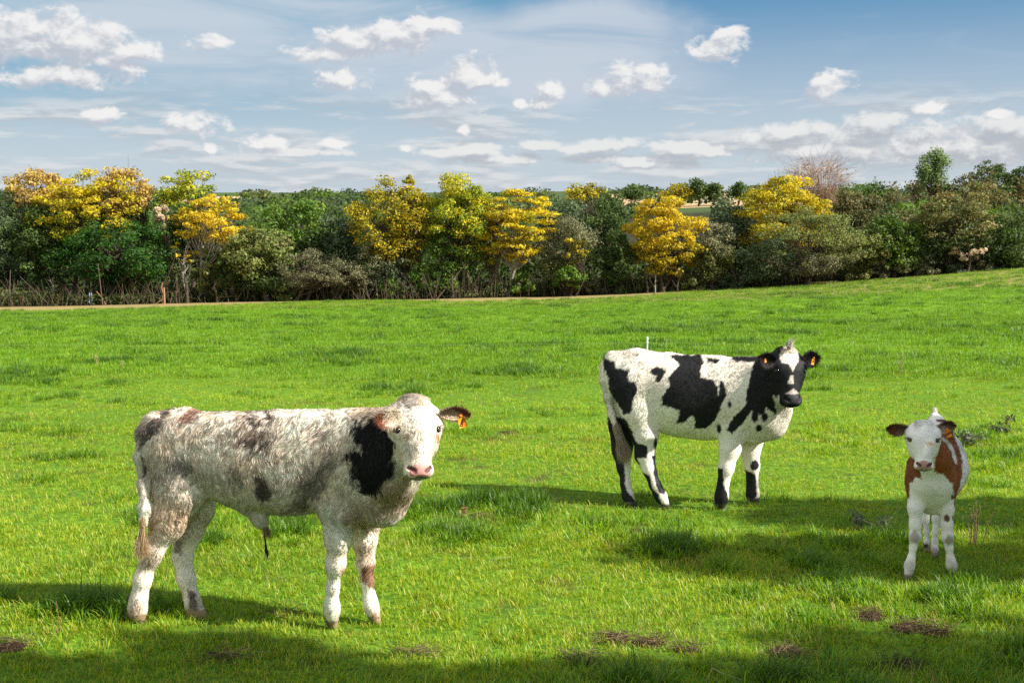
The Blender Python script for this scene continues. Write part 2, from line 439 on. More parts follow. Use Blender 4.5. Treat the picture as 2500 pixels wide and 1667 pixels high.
# ------------------------------------------------------------------ trees
BARK = mat_flat('bark', (0.075, 0.058, 0.042), 0.9, 0.1, 0.45, 9, 0.01)
BARK_PALE = mat_flat('pale_bark', (0.30, 0.27, 0.22), 0.85, 0.1, 0.35, 8, 0.01)
BARK_TWIG = mat_flat('twig_bark', (0.13, 0.095, 0.07), 0.9, 0.1, 0.3, 9)
LEAF = mat_leaf('foliage', 0.36, 0.6)
PAL = {
 'yellow': [((0.486, 0.356, .010), 5), ((0.408, 0.323, .012), 3), ((0.262, 0.257, .016), 2), ((0.097, 0.133, .02), 1.3), ((0.058, 0.038, .02), .8)],
 'yellowdark': [((0.389, 0.295, .010), 4), ((0.262, 0.238, .014), 3), ((0.126, 0.152, .02), 2), ((0.058, 0.038, .02), 2.2)],
 'orange': [((0.486, 0.333, .012), 5), ((0.408, 0.305, .015), 3), ((0.340, 0.285, .02), 2), ((0.097, 0.095, .03), 1)],
 'orangetwig': [((.46, .33, .06), 4), ((.38, .26, .07), 3), ((.20, .14, .07), 3)],
 'ygreen': [((.34, .32, .016), 4), ((.19, .25, .018), 3), ((.42, .34, .014), 4), ((.08, .15, .02), 3)],
 'green': [((0.083, 0.148, 0.018), 4), ((0.053, 0.105, 0.014), 4), ((0.150, 0.209, 0.026), 2)],
 'oak': [((0.017, 0.055, 0.006), 5), ((0.027, 0.080, 0.007), 4), ((0.010, 0.031, 0.004), 3), ((0.049, 0.111, 0.011), 1.2)],
 'dark': [((0.049, 0.082, 0.018), 5), ((0.032, 0.054, 0.014), 4), ((0.088, 0.128, 0.029), 3)],
 'greydark': [((0.068, 0.098, 0.046), 5), ((0.045, 0.068, 0.033), 4), ((0.112, 0.150, 0.065), 3)],
 'olive': [((0.115, 0.142, 0.035), 5), ((0.074, 0.101, 0.026), 4), ((0.203, 0.216, 0.061), 3), ((0.135, 0.101, 0.044), 1)],
 'olivegrey': [((0.163, 0.163, 0.081), 4), ((0.112, 0.117, 0.057), 4), ((0.213, 0.195, 0.103), 3), ((0.075, 0.085, 0.040), 3)],
 'brown': [((0.119, 0.087, 0.036), 4), ((0.070, 0.080, 0.026), 4), ((0.168, 0.123, 0.048), 2), ((0.049, 0.072, 0.022), 3)],
 'brownoak': [((0.180, 0.150, 0.050), 4), ((0.108, 0.125, 0.039), 4), ((0.252, 0.181, 0.066), 2), ((0.060, 0.075, 0.024), 3)],
 'pine': [((.13, .19, .05), 5), ((.17, .23, .07), 3), ((.08, .12, .035), 3)],
 'vine': [((.50, .40, .28), 4), ((.36, .28, .19), 3), ((.18, .14, .09), 2)],
 'bare': [((.36, .25, .17), 4), ((.42, .28, .14), 2)],
}
def pick(pal, n, rng):
    cs = np.array([c for c, w in PAL[pal]]); ws = np.array([w for c, w in PAL[pal]], float); ws /= ws.sum()
    return cs[rng.choice(len(cs), n, p=ws)]
def leaf_quads(C, size, col, rng, up=0.35, aspect=0.55, droop=0.0, outw=None):
    """C (n,3) leaf centres -> folded diamond leaves"""
    n = len(C)
    nrm = unit(rng.normal(size=(n, 3)) + np.array([0.25, -0.25, up]) * 1.2 + (0 if outw is None else outw * 1.6))
    a = unit(np.cross(nrm, rng.normal(size=(n, 3)))); a[:, 2] -= droop; a = unit(a)
    b = unit(np.cross(nrm, a))
    s = size * rng.uniform(0.6, 1.35, (n, 1))
    V = np.stack([C - a * s, C + b * s * aspect, C + a * s, C - b * s * aspect], 1)
    V[:, 1] += nrm * s * 0.15; V[:, 3] += nrm * s * 0.15
    F = np.arange(n * 4).reshape(n, 4)
    return V.reshape(-1, 3), F, np.repeat(col, 4, 0)

def make_tree(name, label, cx, top, bottom, width, Y, pal, leaves=4500, base=None, trunk_x=None, clumps=60, leaf=0.085,
              flat=0.55, csize=0.42, trunk_r=0.14, bark=None, pal2=None, pal2_low=0.0, sparse=0.0, cat='tree', group=None, seed=0,
              shell=0.55, depth=None, twigs=0, lean=0.0, droop=0.0, up=0.35, shape=0.0, stems=1, outer=1.0):
    """cx, top, bottom, width in photograph pixels; the crown is a real solid of that height at distance Y"""
    rng = np.random.default_rng(seed + int(cx * 7 + top * 13))
    if pal in ('yellow', 'yellowdark', 'orange', 'ygreen') and Y < 70: leaf, leaves = .070, int(leaves * 1.3)
    k = Y / FPX
    P_top = at(cx, top, Y); P_bot = at(cx, bottom, Y)
    cz = (P_top[2] + P_bot[2]) / 2; rz = (P_top[2] - P_bot[2]) / 2; rx = width * k / 2
    ry = depth if depth else rx * 0.8
    c = np.array([P_top[0], Y + ry * 0.3, cz])
    bx = at(trunk_x if trunk_x else cx, top, Y)[0]
    gz = float(ground_z(bx, Y))
    root = np.array([bx, Y + ry * 0.3, float(ground_z(bx, Y + ry * 0.3)) - 0.05])
    # clump centres: through the volume, denser towards the surface, irregular outline
    d = unit(rng.normal(size=(clumps, 3)))
    rad = rng.uniform(0, 1, clumps) ** (1 / (2 + 4 * shell))
    lump = 1 + 0.26 * fnoise(d + seed * 1.7, 1.6, seed + 3, 3)
    q = d * rad[:, None] * lump[:, None]
    taper = 1 - shape * np.clip(q[:, 2], -1, 1) * 0.45          # shape>0: narrower above
    cl = c + q * np.array([rx, ry, rz]) * 0.88 * np.stack([taper, taper, np.ones_like(taper)], -1)
    cr = csize * rng.uniform(0.6, 1.35, clumps) * min(1.0, max(rx, 0.8) / 1.6)
    # branches
    segs = []
    H = c[2] - root[2]
    for s_ in range(stems):
        bend = rng.normal(size=2) * 0.10 * H; tr = []
        rt = root + np.array([rng.normal() * 0.25 * (s_ > 0), rng.normal() * 0.25 * (s_ > 0), 0])
        for i in range(7):
            t = i / 6
            p = rt * (1 - t) + (c + np.array([0, 0, rz * 0.25])) * t
            p[:2] += bend * math.sin(t * math.pi)
            tr.append(p)
        tr = np.array(tr)
        tr_r = trunk_r * (1 - np.arange(7) / 6 * 0.75); tr_r[0] *= 1.35
        for i in range(6): segs.append([*tr[i], *tr[i + 1], tr_r[i], tr_r[i + 1]])
    for i in range(clumps):
        j = int(np.clip((cl[i, 2] - root[2]) / max(H, .1) * 5 * 0.62 + rng.uniform(0, 1.2), 1, 6))
        a = tr[j]; e = cl[i]; m = a * 0.45 + e * 0.55 + np.array([0, 0, -0.08 * np.linalg.norm(e - a)]) + rng.normal(size=3) * 0.08
        r0 = tr_r[j] * 0.38
        segs.append([*a, *m, r0, r0 * 0.6]); segs.append([*m, *e, r0 * 0.6, r0 * 0.22])
        for _ in range(twigs):
            o = unit(rng.normal(size=3) * np.array([1, 1, .8]) + unit(e - c) * 0.9 + np.array([0, 0, .25])) * cr[i] * rng.uniform(.7, 1.7)
            f = e + (e - m) * rng.uniform(-.5, 0)
            segs.append([*f, *(f + o), r0 * 0.25, 0.007])
    # leaves
    w = cr ** 1.6; w /= w.sum()
    idx = rng.choice(clumps, leaves, p=w)
    dd = unit(rng.normal(size=(leaves, 3))) * rng.uniform(0.25, 1.0, (leaves, 1)) ** 0.6
    LC = cl[idx] + dd * cr[idx, None] * np.array([1.15, 1.15, flat]) * rng.uniform(.8, 1.15, (leaves, 1))
    if droop: LC[:, 2] -= droop * np.abs(rng.normal(size=leaves)) * cr[idx]
    LC[:, 2] = np.maximum(LC[:, 2], ground_z(LC[:, 0], LC[:, 1]) + 0.06)
    col = pick(pal, len(LC), rng)
    ccol = pick(pal, clumps, rng)
    col = (col * 0.6 + ccol[idx] * 0.4) * 1.35
    if pal2:
        low = sstep(cz + rz * (pal2_low + .25), cz + rz * (pal2_low - .25), LC[:, 2] + 0.6 * rz * fnoise(LC, .8, seed + 5, 2))
        col = np.where(rng.uniform(size=(len(LC), 1)) < low[:, None], pick(pal2, len(LC), rng), col)
    col = col * (1 + 0.30 * fnoise(LC, 1.1, seed + 21, 2)[:, None]) * rng.uniform(.8, 1.2, (len(LC), 1))
    V, F, Cc = leaf_quads(LC, leaf, np.clip(col, 0.004, .9), rng, up=up, outw=dd)
    t = empty(name, root, label, cat, group)
    TV, TF = tubes(segs, 6)
    mesh_obj('trunk', TV, TF, bark or BARK, t, smooth=True, base=root)
    mesh_obj('crown', V, F, LEAF, t, colors=Cc, base=root)
    return t

G_BACK = 'dark trees of the wood behind the front row'
# back of the wood: rounded crowns that close the gaps
bk = random.Random(5)
back = []
for i in range(15):          # centre and left, low evergreen roofs up to about y=465
    back.append((20 + i * 104 + bk.uniform(-25, 25), bk.uniform(470, 500), bk.uniform(150, 200), bk.uniform(74, 82), 'dark' if i % 3 else 'green'))
for i in range(13):          # right: hill of brown and green canopies
    cx = 1990 + i * 50 + bk.uniform(-15, 15)
    back.append((cx, np.interp(cx, [1950, 2150, 2300, 2400, 2550], [470, 425, 415, 405, 400]) + bk.uniform(-6, 8), bk.uniform(110, 150), bk.uniform(80, 92), 'brown' if i % 3 else 'dark'))
for i in range(11):
    cx = 1950 + i * 62 + bk.uniform(-15, 15)
    back.append((cx, bk.uniform(468, 510), bk.uniform(120, 160), bk.uniform(68, 72), ['dark', 'brown', 'green'][i % 3]))
for i, (cx, tp, w_, Y_, p_) in enumerate(back):
    lab = {'dark': 'dark evergreen crown crowded in the wood behind the front row',
           'green': 'mid green rounded crown crowded in the wood behind the front row',
           'brown': 'brownish autumn crown crowded in the wood behind the front row'}[p_]
    make_tree('woodland_tree', lab, cx, tp, 700, w_, Y_, p_, leaves=3600, clumps=55, csize=.62, flat=.8, leaf=.115,
              trunk_r=.12, group=lab + 's', seed=i, depth=2.2)

T = make_tree
# ---- left
T('ash_tree', 'grey green tree cut by the left edge of the picture', 0, 470, 715, 150, 62, 'greydark', 6500, clumps=70, seed=1, csize=.5, flat=.8)
T('ash_tree', 'dark grey green tree behind the round oak, second from the left edge', 80, 500, 715, 150, 61.5, 'dark', 5500, clumps=60, seed=2, csize=.5, flat=.8)
T('locust_tree', 'sparse yellow tree with bare brown top twigs at far left', 90, 408, 520, 190, 63, 'orangetwig', 4200, clumps=75, twigs=4, seed=3, csize=.38, trunk_r=.11, shape=.2)
T('locust_tree', 'yellow green tree filling between the two yellow crowns at far left', 150, 440, 600, 210, 62.3, 'yellow', 6500, clumps=80, seed=104, csize=.42, flat=.55, pal2='ygreen', pal2_low=0.1, twigs=1)
T('locust_tree', 'large bright yellow tree rising behind the round dark oak', 215, 412, 610, 250, 61.5, 'yellow', 9500, clumps=110, seed=4, csize=.42, flat=.5, pal2='ygreen', pal2_low=-.25, twigs=1, shape=.1)
T('locust_tree', 'orange twiggy tree with open feathery top behind the oak', 295, 400, 540, 150, 62.5, 'orangetwig', 4200, clumps=80, twigs=5, seed=5, csize=.38, trunk_r=.1)
T('oak_tree', 'round dark green oak with a thick leaning trunk', 272, 533, 708, 335, 59.8, 'oak', 15000, trunk_x=258, clumps=120, seed=6, csize=.50, flat=.75, leaf=.075, trunk_r=.30, shell=.7, up=.6, depth=2.6)
T('dead_vine', 'pale beige dry creeper hanging between the yellow and orange trees', 395, 488, 610, 55, 61, 'vine', 1700, clumps=26, seed=7, csize=.25, flat=1.1, trunk_r=.06, cat='creeper')
T('mulberry_tree', 'tall olive green tree with ragged top left of the orange one', 450, 402, 640, 175, 62.5, 'ygreen', 9000, clumps=110, seed=8, csize=.42, pal2='green', pal2_low=.45, twigs=2, shape=.35)
T('mulberry_tree', 'orange leaved tree with pale forked trunk', 505, 465, 610, 200, 60.6, 'orange', 5600, trunk_x=478, clumps=84, seed=9, csize=.34, flat=.42, bark=BARK_PALE, trunk_r=.10, twigs=2)
T('mulberry_tree', 'small golden sapling under the orange tree', 450, 545, 690, 90, 60.2, 'orange', 1500, clumps=26, seed=10, csize=.26, flat=.4, bark=BARK_PALE, trunk_r=.05, pal2='olive', pal2_low=-.2, stems=2, twigs=2)
T('dark_shrub', 'blue green shrub under the orange tree', 500, 600, 730, 100, 60.6, 'olive', 2400, clumps=30, seed=11, csize=.36, flat=.8, trunk_r=.06, cat='shrub')
# ---- left centre
T('olive_tree', 'olive grey round tree with a dark straight trunk', 628, 548, 712, 175, 60.0, 'olive', 8000, trunk_x=645, clumps=80, seed=12, csize=.42, flat=.8, trunk_r=.15, pal2='dark', pal2_low=-.5, shell=.7)
T('olive_tree', 'darker olive tree tucked left of the round olive tree', 560, 575, 720, 95, 60.8, 'dark', 3000, clumps=40, seed=13, csize=.4, flat=.8)
for i, (cx, tp, w_, p_, l_) in enumerate([(650, 478, 110, 'green', 'green crown rising behind the olive grey tree'), (745, 470, 130, 'green', 'tall mid green tree behind the tangled thicket'),
        (820, 520, 120, 'greydark', 'dark grey green tree left of the brown podded yellow tree'), (765, 560, 110, 'dark', 'deep green tree above the tangled grey thicket')]):
    T('evergreen_tree', l_, cx, tp, 700, w_, 63.5 - i * .5, p_, 5200, clumps=60, seed=20 + i, csize=.45, flat=.85, leaf=.09, depth=1.4)
T('thorn_tree', 'tangled grey brown twiggy thorn tree left of the dark trunk pair', 760, 600, 715, 175, 59.8, 'olivegrey', 5200, trunk_x=742, clumps=85, seed=14, csize=.34, flat=.5, twigs=7, leaf=.05, trunk_r=.10, stems=2)
T('thorn_tree', 'low grey brown thorn tree with two dark stems', 845, 635, 712, 140, 59.9, 'olivegrey', 3800, trunk_x=818, clumps=60, seed=15, csize=.32, flat=.5, twigs=6, leaf=.05, trunk_r=.09, stems=2)
T('thorn_tree', 'grey green thorn tree leaning on the brown podded yellow tree', 925, 580, 700, 130, 60.3, 'olivegrey', 5200, trunk_x=925, clumps=60, seed=16, csize=.38, flat=.6, twigs=4, leaf=.06, trunk_r=.10, pal2='greydark', pal2_low=.0)
# ---- centre
T('locust_tree', 'yellow tree hung with brown pods, leftmost of the central three', 955, 418, 665, 235, 60.8, 'yellowdark', 12000, trunk_x=1004, clumps=140, seed=17, csize=.44, flat=.6, twigs=2, trunk_r=.16, droop=.3, pal2='yellow', pal2_low=.1)
T('locust_tree', 'tall dark twigged spire beside the podded yellow tree', 1003, 405, 560, 75, 61.4, 'yellowdark', 1700, clumps=34, seed=18, csize=.26, flat=1., twigs=3, trunk_r=.09)
T('locust_tree', 'tall yellow green tree in the middle of the central three', 1115, 408, 690, 185, 60.4, 'ygreen', 13000, clumps=130, seed=19, csize=.43, flat=.7, twigs=1, trunk_r=.16, pal2='green', pal2_low=-.2, shape=.1)
T('locust_tree', 'golden tree with layered branches, rightmost of the central three', 1262, 448, 664, 195, 60.2, 'yellow', 11000, trunk_x=1237, clumps=115, seed=24, csize=.42, flat=.32, twigs=2, trunk_r=.11, bark=BARK_PALE, shape=-.2)
T('locust_tree', 'yellow tree with brown top joining two larger yellow trees', 1195, 470, 670, 120, 60.9, 'yellow', 4200, clumps=50, seed=25, csize=.38, flat=.5, twigs=2, pal2='ygreen', pal2_low=-.3)
T('laurel_shrub', 'dark green shrub under the tall yellow green tree', 1060, 640, 728, 150, 60.6, 'green', 3600, clumps=40, seed=26, csize=.36, flat=.8, trunk_r=.05, cat='shrub')
# ---- right centre
T('evergreen_tree', 'dark tree roof between the golden and the orange trees', 1375, 470, 640, 150, 64, 'greydark', 5600, clumps=60, seed=27, csize=.5, flat=.85, depth=1.5)
T('evergreen_tree', 'deep green tree just left of the orange yellow tree', 1480, 475, 640, 110, 64.5, 'dark', 4600, clumps=50, seed=28, csize=.5, flat=.85, depth=1.5)
T('autumn_tree', 'pale golden feathery top standing over the dark roof', 1430, 442, 500, 110, 72, 'yellowdark', 1500, clumps=36, seed=29, csize=.4, twigs=4)
T('willow_tree', 'grey olive bushy tree right of the golden layered tree', 1385, 515, 715, 150, 60.4, 'olivegrey', 7000, clumps=75, seed=30, csize=.42, flat=.9, twigs=1, leaf=.07, pal2='olive', pal2_low=-.1)
T('mulberry_tree', 'small yellow leaved sapling inside the grey olive bush', 1405, 575, 650, 80, 59.4, 'yellowdark', 900, clumps=20, seed=31, csize=.26, flat=.7, trunk_r=.05)
T('laurel_shrub', 'fresh green shrub low under the grey olive bush', 1390, 635, 715, 90, 59.5, 'green', 2200, clumps=26, seed=32, csize=.32, flat=.8, trunk_r=.05, cat='shrub')
T('laurel_shrub', 'dark green shrub left of the orange yellow tree', 1508, 560, 722, 95, 60.4, 'dark', 3600, clumps=40, seed=33, csize=.4, flat=.9, trunk_r=.06, cat='shrub')
T('locust_tree', 'orange yellow tree standing alone right of centre', 1632, 470, 690, 210, 59.8, 'orange', 13000, trunk_x=1628, clumps=140, seed=34, csize=.40, flat=.5, twigs=2, trunk_r=.10, pal2='yellow', pal2_low=-.1, stems=2)
T('willow_tree', 'grey green bushy tree right of the orange yellow tree', 1748, 525, 712, 110, 60.2, 'olivegrey', 5500, clumps=60, seed=35, csize=.4, flat=1., twigs=1, leaf=.07, pal2='olive', pal2_low=0)
T('evergreen_tree', 'dark brownish green tree left of the big golden crown', 1790, 470, 680, 120, 64, 'greydark', 5200, clumps=60, seed=36, csize=.5, flat=.85, depth=1.4)
# ---- right
T('locust_tree', 'broad golden tree behind the big grey green mound', 1925, 412, 640, 265, 62.5, 'yellow', 13000, clumps=140, seed=37, csize=.46, flat=.5, twigs=2, shape=.35)
T('bare_tree', 'leafless pinkish twiggy tree behind the golden crown', 2000, 385, 470, 160, 72, 'bare', 300, clumps=110, seed=38, csize=.8, twigs=7, bark=mat_flat('autumn_twigs', (.34, .22, .15), .9, .1), trunk_r=.10)
T('tamarisk_tree', 'big grey green mounded bush with feathery twigs', 1985, 503, 690, 300, 59.2, 'olive', 15000, clumps=130, seed=39, csize=.44, flat=.6, twigs=3, leaf=.055, shell=.75, up=.5, pal2='olivegrey', pal2_low=-.25, depth=2.4)
T('tamarisk_tree', 'dark shrub hugging the left foot of the grey green mound', 1880, 575, 700, 150, 59.9, 'greydark', 4200, clumps=50, seed=40, csize=.4, flat=.8)
T('laurel_shrub', 'yellow green leafy bush right of the grey green mound', 2125, 545, 660, 120, 60.8, 'olive', 3800, clumps=46, seed=41, csize=.38, flat=.8, cat='shrub')
T('evergreen_tree', 'rounded dark green tree between the mound and the brown oak', 2195, 520, 668, 140, 61, 'dark', 5200, clumps=60, seed=42, csize=.45, flat=.85, pal2='green', pal2_low=.6)
T('oak_tree', 'brownish oak with a visible dark trunk near the right edge', 2355, 452, 655, 240, 61, 'brownoak', 9500, trunk_x=2345, clumps=100, seed=43, csize=.44, flat=.6, trunk_r=.2, twigs=1, pal2='dark', pal2_low=-.35, bark=BARK)
T('dead_branch', 'dead pale leaved branch cluster low on the brown oak', 2370, 590, 640, 90, 60.2, 'vine', 700, clumps=20, seed=44, csize=.26, flat=.5, trunk_r=.06, cat='branch')
T('evergreen_tree', 'dark green tree cut by the right edge of the picture', 2490, 500, 668, 150, 60.6, 'dark', 5500, clumps=60, seed=45, csize=.45, flat=.85)
T('pine_tree', 'light green bushy pine standing above the brown canopy', 2288, 362, 460, 92, 84, 'pine', 3800, clumps=60, seed=46, csize=.45, flat=1.3, shape=.55, trunk_r=.12, up=.8)
T('juniper_tree', 'spiky dark juniper at the top right of the wood', 2422, 388, 470, 110, 84, 'dark', 2800, clumps=50, seed=47, csize=.42, flat=.5, shape=.8, twigs=1)
T('juniper_tree', 'dark juniper top touching the right edge', 2500, 398, 470, 90, 84, 'dark', 2400, clumps=40, seed=48, csize=.42, flat=.6, shape=.5)
T('autumn_tree', 'reddish brown thin crown in front of the juniper', 2400, 445, 520, 150, 74, 'brownoak', 2400, clumps=50, seed=49, csize=.4, twigs=3)
T('evergreen_tree', 'brown green rounded tree right of the golden crown', 2090, 465, 560, 120, 66, 'brown', 4200, clumps=50, seed=50, csize=.5, flat=.85)
shr = [(2010, 690, 85, 'brownoak', 'straw coloured low bush at the foot of the mound'), (2095, 640, 90, 'olive', 'low leafy bush right of the mound'), (2165, 632, 60, 'olivegrey', 'pale low bush under the dark tree'),
       (2215, 625, 60, 'olive', 'small round bush on the brow'), (2270, 640, 60, 'olivegrey', 'small grey bush left of the oak trunk'), (2340, 642, 60, 'greydark', 'dark low bush at the oak trunk'),
       (2400, 635, 70, 'olivegrey', 'pale bush right of the oak trunk'), (2455, 630, 70, 'dark', 'dark bush near the right edge of the brow')]
for i, (cx, tp, w_, p_, l_) in enumerate(shr):
    T('low_bush', l_, cx, tp, tp + 45, w_, 60.2 + (cx > 2050) * .5, p_, 1300, clumps=18, seed=60 + i, csize=.3, flat=.9, leaf=.065, trunk_r=.03, cat='bush')
shr = [(70, 672, 70, 'dark', 'dark bush at the wood foot by the wooden corner post'), (330, 676, 80, 'olive', 'light bush under the right side of the round oak'), (560, 680, 90, 'dark', 'dark bush at the foot of the olive grey tree'),
       (690, 688, 70, 'olive', 'small leafy bush right of the dark straight trunk'), (800, 690, 70, 'greydark', 'low dark bush under the tangled thorn tree'), (885, 684, 70, 'olive', 'olive bush left of the podded tree trunk'),
       (955, 678, 80, 'green', 'green bush at the foot of the podded tree'), (1150, 676, 80, 'dark', 'dark bush under the tall yellow green tree'), (1215, 680, 70, 'olive', 'leafy bush left of the pale trunk'), (1290, 672, 90, 'green', 'green bush right of the pale trunk'),
       (1450, 672, 80, 'olivegrey', 'grey bush left of the orange yellow tree foot'), (1560, 676, 70, 'dark', 'dark bush at the left foot of the orange yellow tree'), (1690, 668, 80, 'olive', 'olive bush at the right foot of the orange yellow tree'), (1780, 668, 80, 'greydark', 'grey green bush before the dark shrub')]
for i, (cx, tp, w_, p_, l_) in enumerate(shr):
    T('low_bush', l_, cx, tp, tp + 56, w_, 60.3 + .3 * (i % 3), p_, 1500, clumps=20, seed=160 + i, csize=.34, flat=.9, leaf=.07, trunk_r=.03, cat='bush')
# far skyline trees that can be told apart
for i, (cx, tp, w_, l_) in enumerate([(1708, 438, 42, 'pair of dark conifers on the far skyline, left one'), (1745, 446, 26, 'pair of dark conifers on the far skyline, right one'), (1805, 444, 28, 'small round dark tree on the far skyline'),
        (1545, 458, 50, 'low dark tree clump on the far skyline'), (1660, 458, 90, 'yellowish tree clump under the skyline conifers')]):
    T('skyline_tree', l_, cx, tp, 488, w_, 262, 'yellowdark' if i == 4 else 'dark', 1700, clumps=44, seed=70 + i, csize=1.1, flat=.9, leaf=.30, trunk_r=.2, depth=2.5)

# far-off wood along the horizon: one mass
rng = np.random.default_rng(11)
n = 380
fx = rng.uniform(-1, 1, n); fy = rng.uniform(230, 420, n); fx = fx * fy * 0.62
sel = np.ones(n, bool)
pts = []; cols = []
for x_, y_ in zip(fx, fy):
    hgt = rng.uniform(1.8, 3.3); wid = rng.uniform(2.5, 5.5); m_ = 110
    p = unit(rng.normal(size=(m_, 3))) * np.array([wid, wid * .6, hgt * .55]) * rng.uniform(.5, 1, (m_, 1))
    p += np.array([x_, y_, float(ground_z(x_, y_)) + hgt * .55]); pts.append(p)
    cols.append(pick(rng.choice(['dark', 'green', 'greydark', 'greydark', 'olive']), m_, rng))
V, F, Cc = leaf_quads(np.concatenate(pts), 0.42, np.concatenate(cols), rng, aspect=.8)
o = mesh_obj('distant_wood', V, F, LEAF, colors=Cc)
tag(o, 'far-off hedges and woods along the horizon', 'wood', kind='stuff')

# undergrowth at the foot of the wood
n = 40000
x_ = rng.uniform(-31, 31, n); ey = edge_y(x_)
y_ = ey + 1.0 + rng.gamma(1.6, 1.3, n)
hh = (0.45 + 0.55 * noise2(x_, y_, .5, 3)) * rng.uniform(0, 1, n) ** .8 * 1.9
hh *= np.where(x_ > 13, .55, .75)
C_ = np.stack([x_, y_, ground_z(x_, y_) + .03 + hh], -1)
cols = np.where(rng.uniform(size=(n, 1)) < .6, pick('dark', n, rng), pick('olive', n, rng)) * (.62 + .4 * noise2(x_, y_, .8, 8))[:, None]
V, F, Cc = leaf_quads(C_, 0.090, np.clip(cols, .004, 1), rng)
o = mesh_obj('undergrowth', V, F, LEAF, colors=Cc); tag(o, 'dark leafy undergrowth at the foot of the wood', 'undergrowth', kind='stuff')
n = 2300
x_ = rng.uniform(-31, 31, n); y_ = edge_y(x_) + .7 + rng.gamma(1.4, 1.2, n)
A = np.stack([x_, y_, ground_z(x_, y_)], -1)
big = rng.uniform(size=n) < .03
ln = np.where(big, rng.uniform(1.2, 2.8, n), rng.uniform(.3, 1.5, n))
B = A + np.stack([rng.normal(size=n) * .35, rng.normal(size=n) * .25, np.ones(n)], -1) * ln[:, None]
rr = np.where(big, rng.uniform(.015, .035, n), rng.uniform(.006, .014, n))
TV, TF = tubes(np.concatenate([A, B, rr[:, None], rr[:, None] * .5], 1), 4)
o = mesh_obj('undergrowth_twigs', TV, TF, BARK_TWIG); tag(o, 'bare brown twigs and thin stems in the undergrowth', 'undergrowth', kind='stuff')
n = 34000
x_ = rng.uniform(-42, 42, n); y_ = rng.uniform(62.5, 72, n)
hh = (0.6 + 0.4 * noise2(x_, y_, .35, 13)) * rng.uniform(0, 1, n) ** .7 * 3.4
C_ = np.stack([x_, y_, ground_z(x_, y_) + .03 + hh], -1)
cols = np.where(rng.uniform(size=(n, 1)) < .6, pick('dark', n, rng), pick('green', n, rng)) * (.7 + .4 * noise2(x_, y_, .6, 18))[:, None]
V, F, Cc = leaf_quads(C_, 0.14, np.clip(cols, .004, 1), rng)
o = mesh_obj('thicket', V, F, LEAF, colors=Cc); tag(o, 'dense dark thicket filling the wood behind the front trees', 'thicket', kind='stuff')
# thin trunks of young trees one can tell apart
for i, (cx, hpx, r_, l_) in enumerate([(128, 60, .04, 'thin pale sapling trunk left of the slender posts'), (395, 55, .05, 'reddish bare stump standing on the tan strip'), (185, 40, .09, 'grey trunk left of the paired posts'),
        (430, 70, .05, 'dark slender trunk right of the red stump'), (455, 65, .08, 'dark trunk beside the hanging twigs'), (528, 55, .05, 'dark trunk left of the olive tree'), (1105, 60, .07, 'grey trunk under the yellow green tree'),
        (1065, 55, .05, 'dark trunk right of the podded tree'), (1655, 55, .04, 'thin trunk under the orange yellow tree'), (1600, 55, .035, 'thin pale stem left under the orange yellow tree'), (1580, 50, .05, 'dark stem left of the orange yellow tree')]):
    P = at(cx, 700, 59.6); z0 = float(ground_z(P[0], 59.6)); h_ = hpx * 59.6 / FPX
    pts = [np.array([P[0] + rng.normal() * .02 * j, 59.6 + rng.normal() * .02 * j, z0 - .05 + h_ * j / 4]) for j in range(5)]
    sg = [[*pts[j], *pts[j + 1], r_ * (1.25 - .12 * j), r_ * (1.13 - .12 * j)] for j in range(4)]
    for _ in range(4):
        s_ = pts[rng.integers(1, 5)]; e_ = s_ + np.array([rng.normal() * .35, rng.normal() * .2, rng.uniform(.1, .5)])
        sg.append([*s_, *e_, r_ * .35, .008])
    TV, TF = tubes(sg, 6)
    o = mesh_obj('sapling_trunk', TV, TF, BARK_PALE if i in (0, 9) else (mat_flat('red_wood', (.25, .13, .08), .9, .1, .3) if i == 1 else BARK), None, smooth=True, base=pts[0])
    o.location = pts[0]; tag(o, l_, 'trunk')

